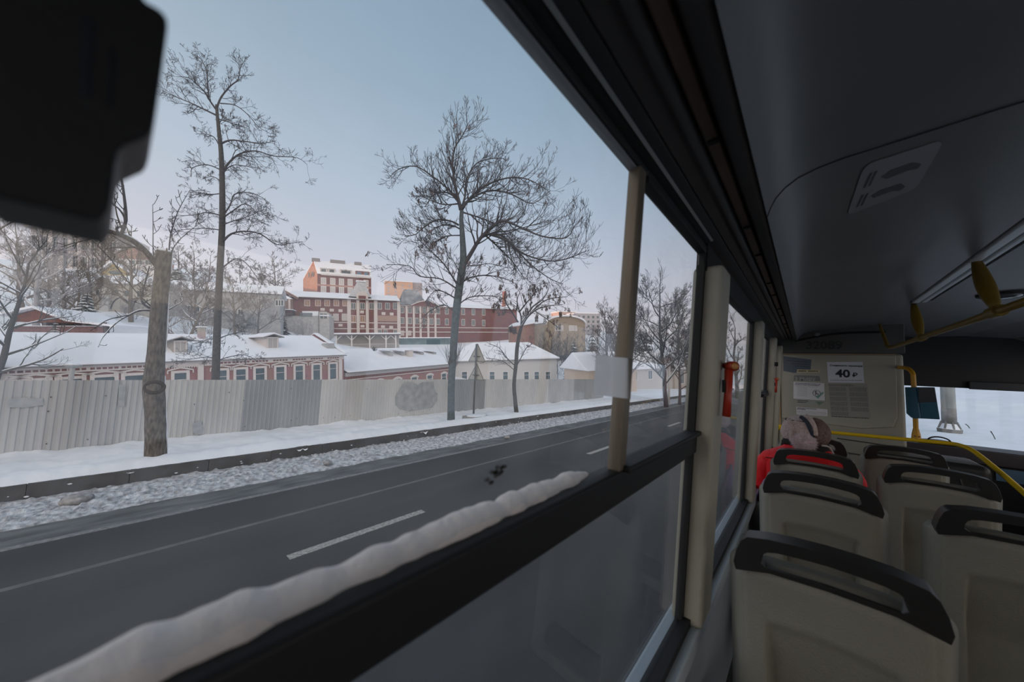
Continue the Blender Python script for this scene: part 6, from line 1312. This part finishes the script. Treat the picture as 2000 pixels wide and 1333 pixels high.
# ------------------------------------------------------------------ seats
SW = .178
def seat_shell():
    H0, H1 = .36, 1.105; cr = .05
    def rec(z): return -.105 * (z - .45) + .02 * sin(pi * min(1, (z - .36) / .74))
    def hw(z, g=0.0):
        top = H1 + g; w = SW + g * 1.6 + .010 * (1 - (z - H0) / (H1 - H0))
        if z > top - cr: d = min(1, (z - (top - cr)) / cr); w -= cr * (1 - sqrt(max(0, 1 - d * d)))
        return w
    NU, NV = 60, 56
    def zz(v, g=0.0): return H0 + (H1 + g - H0) * (1 - (1 - v) ** 1.35)
    def topdrop(u): return .012 * u * u
    def back(u, v):
        s = 2 * u - 1; z = zz(v); x = s * hw(z); y = rec(z) - .018 * (1 - abs(s) ** 3)
        er = min(1, max(0, (1 - abs(s) - .035) / .05)) * min(1, max(0, (H1 - z - .010) / .02)); y -= .007 * er
        zt = .965 - .02 * s * s + .0 * s                       # field that sinks deeper towards the seat
        if abs(x) < .122 and z < zt: y += min(.066, .006 + (zt - z) * .26) * min(1, (.122 - abs(x)) / .006) * min(1, (zt - z) / .012)
        return Vector((x, y, z - topdrop(s)))
    def front(u, v):
        g = .020; s = 2 * u - 1; z = zz(v, g * .4); return Vector((s * hw(z, g), rec(z) + .044 + .040 * (1 - v) - .010 * (1 - s * s), z - topdrop(s)))
    b = MB(); b.grid(back, NU, NV); b.grid(lambda u, v: front(1 - u, v), NU, NV); W_ = NU + 1; off = W_ * (NV + 1); fs = []
    for j in range(NV): fs.append((j * W_, (j + 1) * W_, off + (j + 1) * W_ + NU, off + j * W_ + NU)); fs.append((j * W_ + NU, off + j * W_, off + (j + 1) * W_, (j + 1) * W_ + NU))
    for i in range(NU): fs.append((NV * W_ + i, NV * W_ + i + 1, off + NV * W_ + NU - i - 1, off + NV * W_ + NU - i)); fs.append((i + 1, i, off + NU - i, off + NU - i - 1))
    b.f += fs; b.mi += [0] * len(fs); return b
def seat_handle():
    def rec(z): return -.105 * (z - .45)
    h = [(-.186, 1.070), (-.191, 1.090), (-.184, 1.124), (-.173, 1.154), (-.158, 1.169), (-.113, 1.180), (-.056, 1.186)]
    O = h + [(0, 1.188)] + [(-x, z) for x, z in reversed(h)] + [(.113, 1.092), (0, 1.098), (-.113, 1.092)]
    g = [(-.118, 1.1045), (-.128, 1.1130), (-.127, 1.126), (-.122, 1.138), (-.114, 1.145), (-.094, 1.151), (-.047, 1.156)]
    I = g + [(0, 1.158)] + [(-x, z) for x, z in reversed(g)] + [(.056, 1.1085), (0, 1.1110), (-.056, 1.1085)]
    m = len(O); vs = []
    for L in (O, I):
        for x, z in L: vs.append((x, rec(z) - .026 - .010 * (1 - (x / .19) ** 2), z))
    for L in (O, I):
        for x, z in L: vs.append((x, rec(z) + (.034 if z > 1.1125 or abs(x) > .12 else -.014) - .010 * (1 - (x / .19) ** 2), z))
    fs = []
    for i in range(m):
        j = (i + 1) % m
        fs += [(i, m + i, m + j, j), (2 * m + j, 3 * m + j, 3 * m + i, 2 * m + i), (j, 2 * m + j, 2 * m + i, i), (m + i, 3 * m + i, 3 * m + j, m + j)]
    b = MB(); b.add(vs, fs); return b
def make_seat():
    s = empty('bus_seat')
    seat_shell().build('back_shell', SHELL, s, smooth=True)
    seat_handle().build('grab_handle', HANDLE, s, bevel=.009, seg=3)
    mb = MB(); mb.box(-.185, .185, .0, .42, .40, .485); mb.build('seat_cushion', FABR, s, bevel=.03, seg=3)
    b = MB(); b.prism([(-.175, .115, .46), (.175, .115, .46), (.165, .005, 1.04), (-.165, .005, 1.04)], (0, .05, 0)); b.build('back_cushion', FABR, s, bevel=.02, seg=3)
    mb = MB(); mb.box(-.18, .18, -.01, .40, .35, .40); mb.build('seat_pan', SHELL, s, bevel=.015)
    mb = MB(); mb.tube([(0, .19, .36), (0, .19, .03)], .03, 10); mb.box(-.10, .10, .08, .30, 0, .03); mb.build('pedestal', mat('grey_steel', (.2, .2, .2), .4, metal=.5), s)
    return s
seats = [(.030, 1.25, 'nearest grey bus seat with a black grab handle, beside the near pillar'), (.030, 2.08, 'second bus seat in the window column, directly ahead of the nearest one'), (.024, 2.84, 'third bus seat in the window column, with the red jacket behind its handle'), (.026, 3.62, 'fourth window-column bus seat, mostly hidden by the passenger in red'),
         (.530, 2.04, 'nearest aisle-side bus seat at the right edge of the photo'), (.500, 2.87, 'second aisle-side bus seat, between the nearest and the farthest of its column'), (.500, 3.68, 'farthest aisle-side bus seat just below the yellow handrail')]
proto = make_seat()
for i, (x, y, lb) in enumerate(seats):
    o = proto if i == 0 else copy_tree(proto); o.location = (x, y, EYE.z + FLOOR - (.03 if y > 3.2 else .016 if y > 2.5 else 0)); tag(o, lb, 'bus seat', 'rows of bus seats seen from behind')

# ================================================================== THE PASSENGER
PX, PYY = -.012, 3.09
wm = tag(empty('person', B(PX, PYY, FLOOR)), 'person in a red jacket and pink knitted pompom hat, seated and seen from behind', 'person')
def wp(x, y, z): return Vector((x, y, z - FLOOR))      # local to the person, z measured from the eye
SKIN = mat('skin', (.55, .36, .28), .55)
REDJ = mat('red_jacket', (.80, .008, .012), .62, var=.08, vscale=9, bump=.35, bscale=26)
def skin_body():
    me = bpy.data.meshes.new('body'); V = []; E = []; R = []
    def add(p, r, par=None): V.append(p); R.append(r); i = len(V) - 1; (E.append((par, i)) if par is not None else None); return i
    pel = add(wp(0, .04, -1.10), .125); s1 = add(wp(0, .03, -.92), .115, pel); s2 = add(wp(0, .02, -.70), .125, s1); s3 = add(wp(0, .015, -.56), .095, s2); nk = add(wp(-.003, .02, -.47), .052, s3); h1 = add(wp(-.008, .04, -.40), .078, nk); h2 = add(wp(-.010, .045, -.33), .088, h1); add(wp(-.010, .04, -.275), .06, h2)
    for s in (-1, 1):
        sh_ = add(wp(.17 * s, .02, -.56), .058, s3); el = add(wp(.215 * s, .06, -.82), .044, sh_); wr_ = add(wp(.13 * s, .27, -.93), .032, el); pa = add(wp(.095 * s, .33, -.945), .036, wr_)
        for k in range(4): f1 = add(wp((.075 + k * .016) * s, .38, -.955), .010, pa); f2 = add(wp((.070 + k * .015) * s, .415, -.975), .0088, f1); add(wp((.068 + k * .015) * s, .43, -1.0), .008, f2)
        th = add(wp(.060 * s, .335, -.94), .0105, pa); add(wp(.045 * s, .365, -.955), .009, th)
        hp_ = add(wp(.095 * s, .10, -1.10), .095, pel); kn = add(wp(.10 * s, .46, -1.09), .066, hp_); an = add(wp(.10 * s, .47, -1.52), .042, kn); add(wp(.10 * s, .60, -1.565), .036, an)
    me.from_pydata([tuple(v) for v in V], E, []); o = bpy.data.objects.new('body', me); COL.objects.link(o); o.parent = wm
    md = o.modifiers.new('skin', 'SKIN'); md.use_smooth_shade = True
    lay = me.skin_vertices[0].data
    for i, r in enumerate(R): lay[i].radius = (r, r)
    lay[0].use_root = True
    o.modifiers.new('sub', 'SUBSURF').levels = 1
    dg = bpy.context.evaluated_depsgraph_get(); m2 = bpy.data.meshes.new_from_object(o.evaluated_get(dg)); o.modifiers.clear(); o.data = m2; m2.materials.clear(); m2.materials.append(SKIN)
    m2.polygons.foreach_set('use_smooth', [True] * len(m2.polygons)); return o
body = skin_body()
# face, turned away from the camera
b = MB(); b.tube([wp(-.01, .128, -.355), wp(-.01, .150, -.385), wp(-.01, .138, -.395)], [.008, .014, .010], 8); b.build('nose', SKIN, wm, smooth=True)
for s in (-1, 1): b = MB(); b.ball(wp(-.01 + s * .032, .122, -.345), .012, 10, 8); b.build('eye', mat('eye', (.5, .5, .5), .2), wm, smooth=True)
b = MB(); b.ball(wp(-.01, .125, -.425), (.022, .01, .007), 10, 6); b.build('mouth', mat('lips', (.45, .18, .15), .5), wm, smooth=True)
b = MB(); b.grid(lambda u, v: wp(-.01, .04, -.37) + Vector((cos(2.6 + u * 4.2) * .098, sin(2.6 + u * 4.2) * .10, -.085 + .17 * v)), 24, 8); b.build('hair', mat('dark_hair', (.05, .035, .03), .6), wm, smooth=True)
# jacket: torso loft with shoulders, sleeves, collar
rings = [(-1.16, .195, .150, .05), (-1.0, .205, .155, .04), (-.84, .212, .155, .03), (-.70, .222, .152, .02), (-.60, .226, .140, .015), (-.545, .220, .124, .01), (-.510, .188, .110, .01), (-.475, .125, .092, .015), (-.445, .098, .088, .02)]
def jk(u, v):
    f = v * (len(rings) - 1); i = min(len(rings) - 2, int(f)); t = f - i; a = [x + (y - x) * t for x, y in zip(rings[i], rings[i + 1])]; an = 2 * pi * u
    w = 1 + .025 * nz(cos(an) * 2, sin(an) * 2, v * 9); cx = cos(an); sy = sin(an); e = .8
    return wp((abs(cx) ** e) * (1 if cx > 0 else -1) * a[1] * w, a[3] + (abs(sy) ** e) * (1 if sy > 0 else -1) * a[2] * w, a[0])
b = MB(); b.grid(jk, 40, 40, True); jo = b.build('jacket', REDJ, wm, smooth=True)
for s in (-1, 1):
    b = MB(); P = smooth_path([wp(.17 * s, .012, -.570), wp(.222 * s, .022, -.64), wp(.246 * s, .05, -.80), wp(.235 * s, .11, -.88), wp(.15 * s, .25, -.93)], 6); n_ = len(P)
    b.tube(P, [.070 * (1 - .28 * i / n_) * (1 + .06 * nz(i * .8, s * 3)) for i in range(n_)], 16); b.ball(wp(.160 * s, .010, -.566), (.088, .085, .058), 20, 12); b.build('sleeve', REDJ, jo, smooth=True)
    b = MB(); b.tube([wp(.152 * s, .245, -.928), wp(.14 * s, .262, -.935)], .045, 14); b.build('cuff', mat('dark_knit', (.03, .03, .035), .9), jo)
b = MB(); b.tube([wp(-.212 , -.10, -.555), wp(-.12, -.125, -.545), wp(0, -.118, -.535), wp(.12, -.11, -.54), wp(.20, -.08, -.55)], .0035, 6); b.build('yoke_seam', mat('dark_red', (.16, .004, .006), .8), jo)
b = MB(); ring = [wp(-.003 + .108 * cos(a), .02 + .100 * sin(a), -.447 + .012 * sin(a * 2)) for a in [2 * pi * i / 28 for i in range(29)]]; b.tube(ring, [.020 * (1 + .25 * nz(i * .9)) for i in range(29)], 10); b.build('collar', mat('dark_fur', (.022, .02, .02), .95), jo, smooth=True)
b = MB(); b.tube(smooth_path([wp(.080, -.085, -.425), wp(.115, -.06, -.432), wp(.135, -.03, -.475)], 5), .006, 8); b.build('pale_cord', mat('pale_cord', (.45, .42, .38), .7), jo, smooth=True)
# knitted hat
HAT = mat('pink_knit', (.60, .43, .37), .95, col2=(.72, .57, .52), vscale=55, bump=1.0, bscale=90, sheen=.3); HAT2 = mat('brown_knit', (.17, .11, .095), .95, col2=(.25, .17, .15), vscale=55, bump=1.0, bscale=90)
hc = wp(-.012, .035, -.365)
def hat(d): return 1 + .018 * sin(atan2(d.x, d.z) * 26) * (.4 + .6 * abs(d.y)) + .05 * nz(d.x * 2 + 3, d.y * 2, d.z * 2)
b = MB(); b.ball(hc, (.122, .125, .112), 60, 30, hat); ho = b.build('hat', HAT, wm, smooth=True)
b = MB(); b.ball(hc + Vector((.055, -.002, .002)), (.088, .112, .100), 40, 24, lambda d: 1 + .025 * sin(atan2(d.y, d.z) * 20)); b.build('hat_fold', HAT2, ho, smooth=True)
b = MB(); b.tube(smooth_path([hc + Vector((-.012, -.07, .110)), hc + Vector((.022, -.10, .075)), hc + Vector((.040, -.118, .030)), hc + Vector((.055, -.12, -.01))], 6), [.004] + [.012] * 17 + [.005], 8); b.build('dark_pleat', mat('pleat', (.04, .045, .06), .9), ho, smooth=True)
b = MB(); b.tube(smooth_path([hc + Vector((.015, -.05, .118)), hc + Vector((.045, -.09, .085)), hc + Vector((.060, -.11, .035)), hc + Vector((.060, -.12, -.005))], 6), [.006] + [.015] * 17 + [.006], 8); b.build('twist', HAT, ho, smooth=True)
b = MB(); b.tube(smooth_path([hc + Vector((-.075, -.055, .085)), hc + Vector((-.055, -.10, .035)), hc + Vector((-.055, -.118, -.02)), hc + Vector((-.06, -.115, -.06))], 6), [.006] + [.014] * 17 + [.006], 8); b.build('twist', HAT, ho, smooth=True)
rng = random.Random(9); pc = hc + Vector((.004, -.135, -.052)); b = MB(); b.ball(pc, (.050, .045, .046), 16, 10)
for i in range(1500):
    d = rvec(rng).normalized(); L = rng.uniform(.018, .034); p = pc + Vector((d.x * .048, d.y * .043, d.z * .044)); t = (d + Vector((0, -.1, -.25)) + rvec(rng) * .22).normalized(); s = t.orthogonal().normalized() * .0022; s2 = t.cross(s)
    b.add([p + s, p - s * .5 + s2 * .9, p - s * .5 - s2 * .9, p + t * L], [(0, 1, 3), (1, 2, 3), (2, 0, 3)])
tag(b.build('pompom', mat('pompom_fur', (.74, .58, .58), .9, col2=(.86, .78, .80), vscale=30, sheen=.4), ho), kind=None)
# trousers and boots
b = MB()
for s in (-1, 1): b.tube([wp(.085 * s, .05, -1.10), wp(.10 * s, .30, -1.09), wp(.10 * s, .47, -1.10), wp(.10 * s, .475, -1.30), wp(.10 * s, .47, -1.50)], [.112, .098, .084, .068, .058], 14)
b.build('trousers', mat('dark_trousers', (.03, .03, .04), .9), wm, smooth=True)
for s in (-1, 1):
    b = MB(); b.tube([wp(.10 * s, .47, -1.42), wp(.10 * s, .475, -1.53)], [.065, .062], 12); b.ball(wp(.10 * s, .545, -1.558), (.05, .125, .042), 14, 8); b.build('boot', BLACK, wm, smooth=True)
# mauve bag beside the passenger
mg = tag(empty('handbag', B(-.205, 2.98, -.92)), 'mauve bag squeezed between the wall and the passenger in red', 'bag')
b = MB(); b.ball((0, 0, .10), (.055, .14, .13), 18, 12, lambda d: 1 + .08 * nz(d.x * 3, d.y * 3, d.z * 3)); b.build('body', mat('mauve_cloth', (.30, .17, .28), .8, var=.1), mg, smooth=True)
b = MB(); b.tube([Vector((0, -.06 + .12 * i / 10, .20 + .06 * sin(pi * i / 10))) for i in range(11)], .008, 8); b.build('handle', mat('mauve_cloth', (.30, .17, .28)), mg, smooth=True)
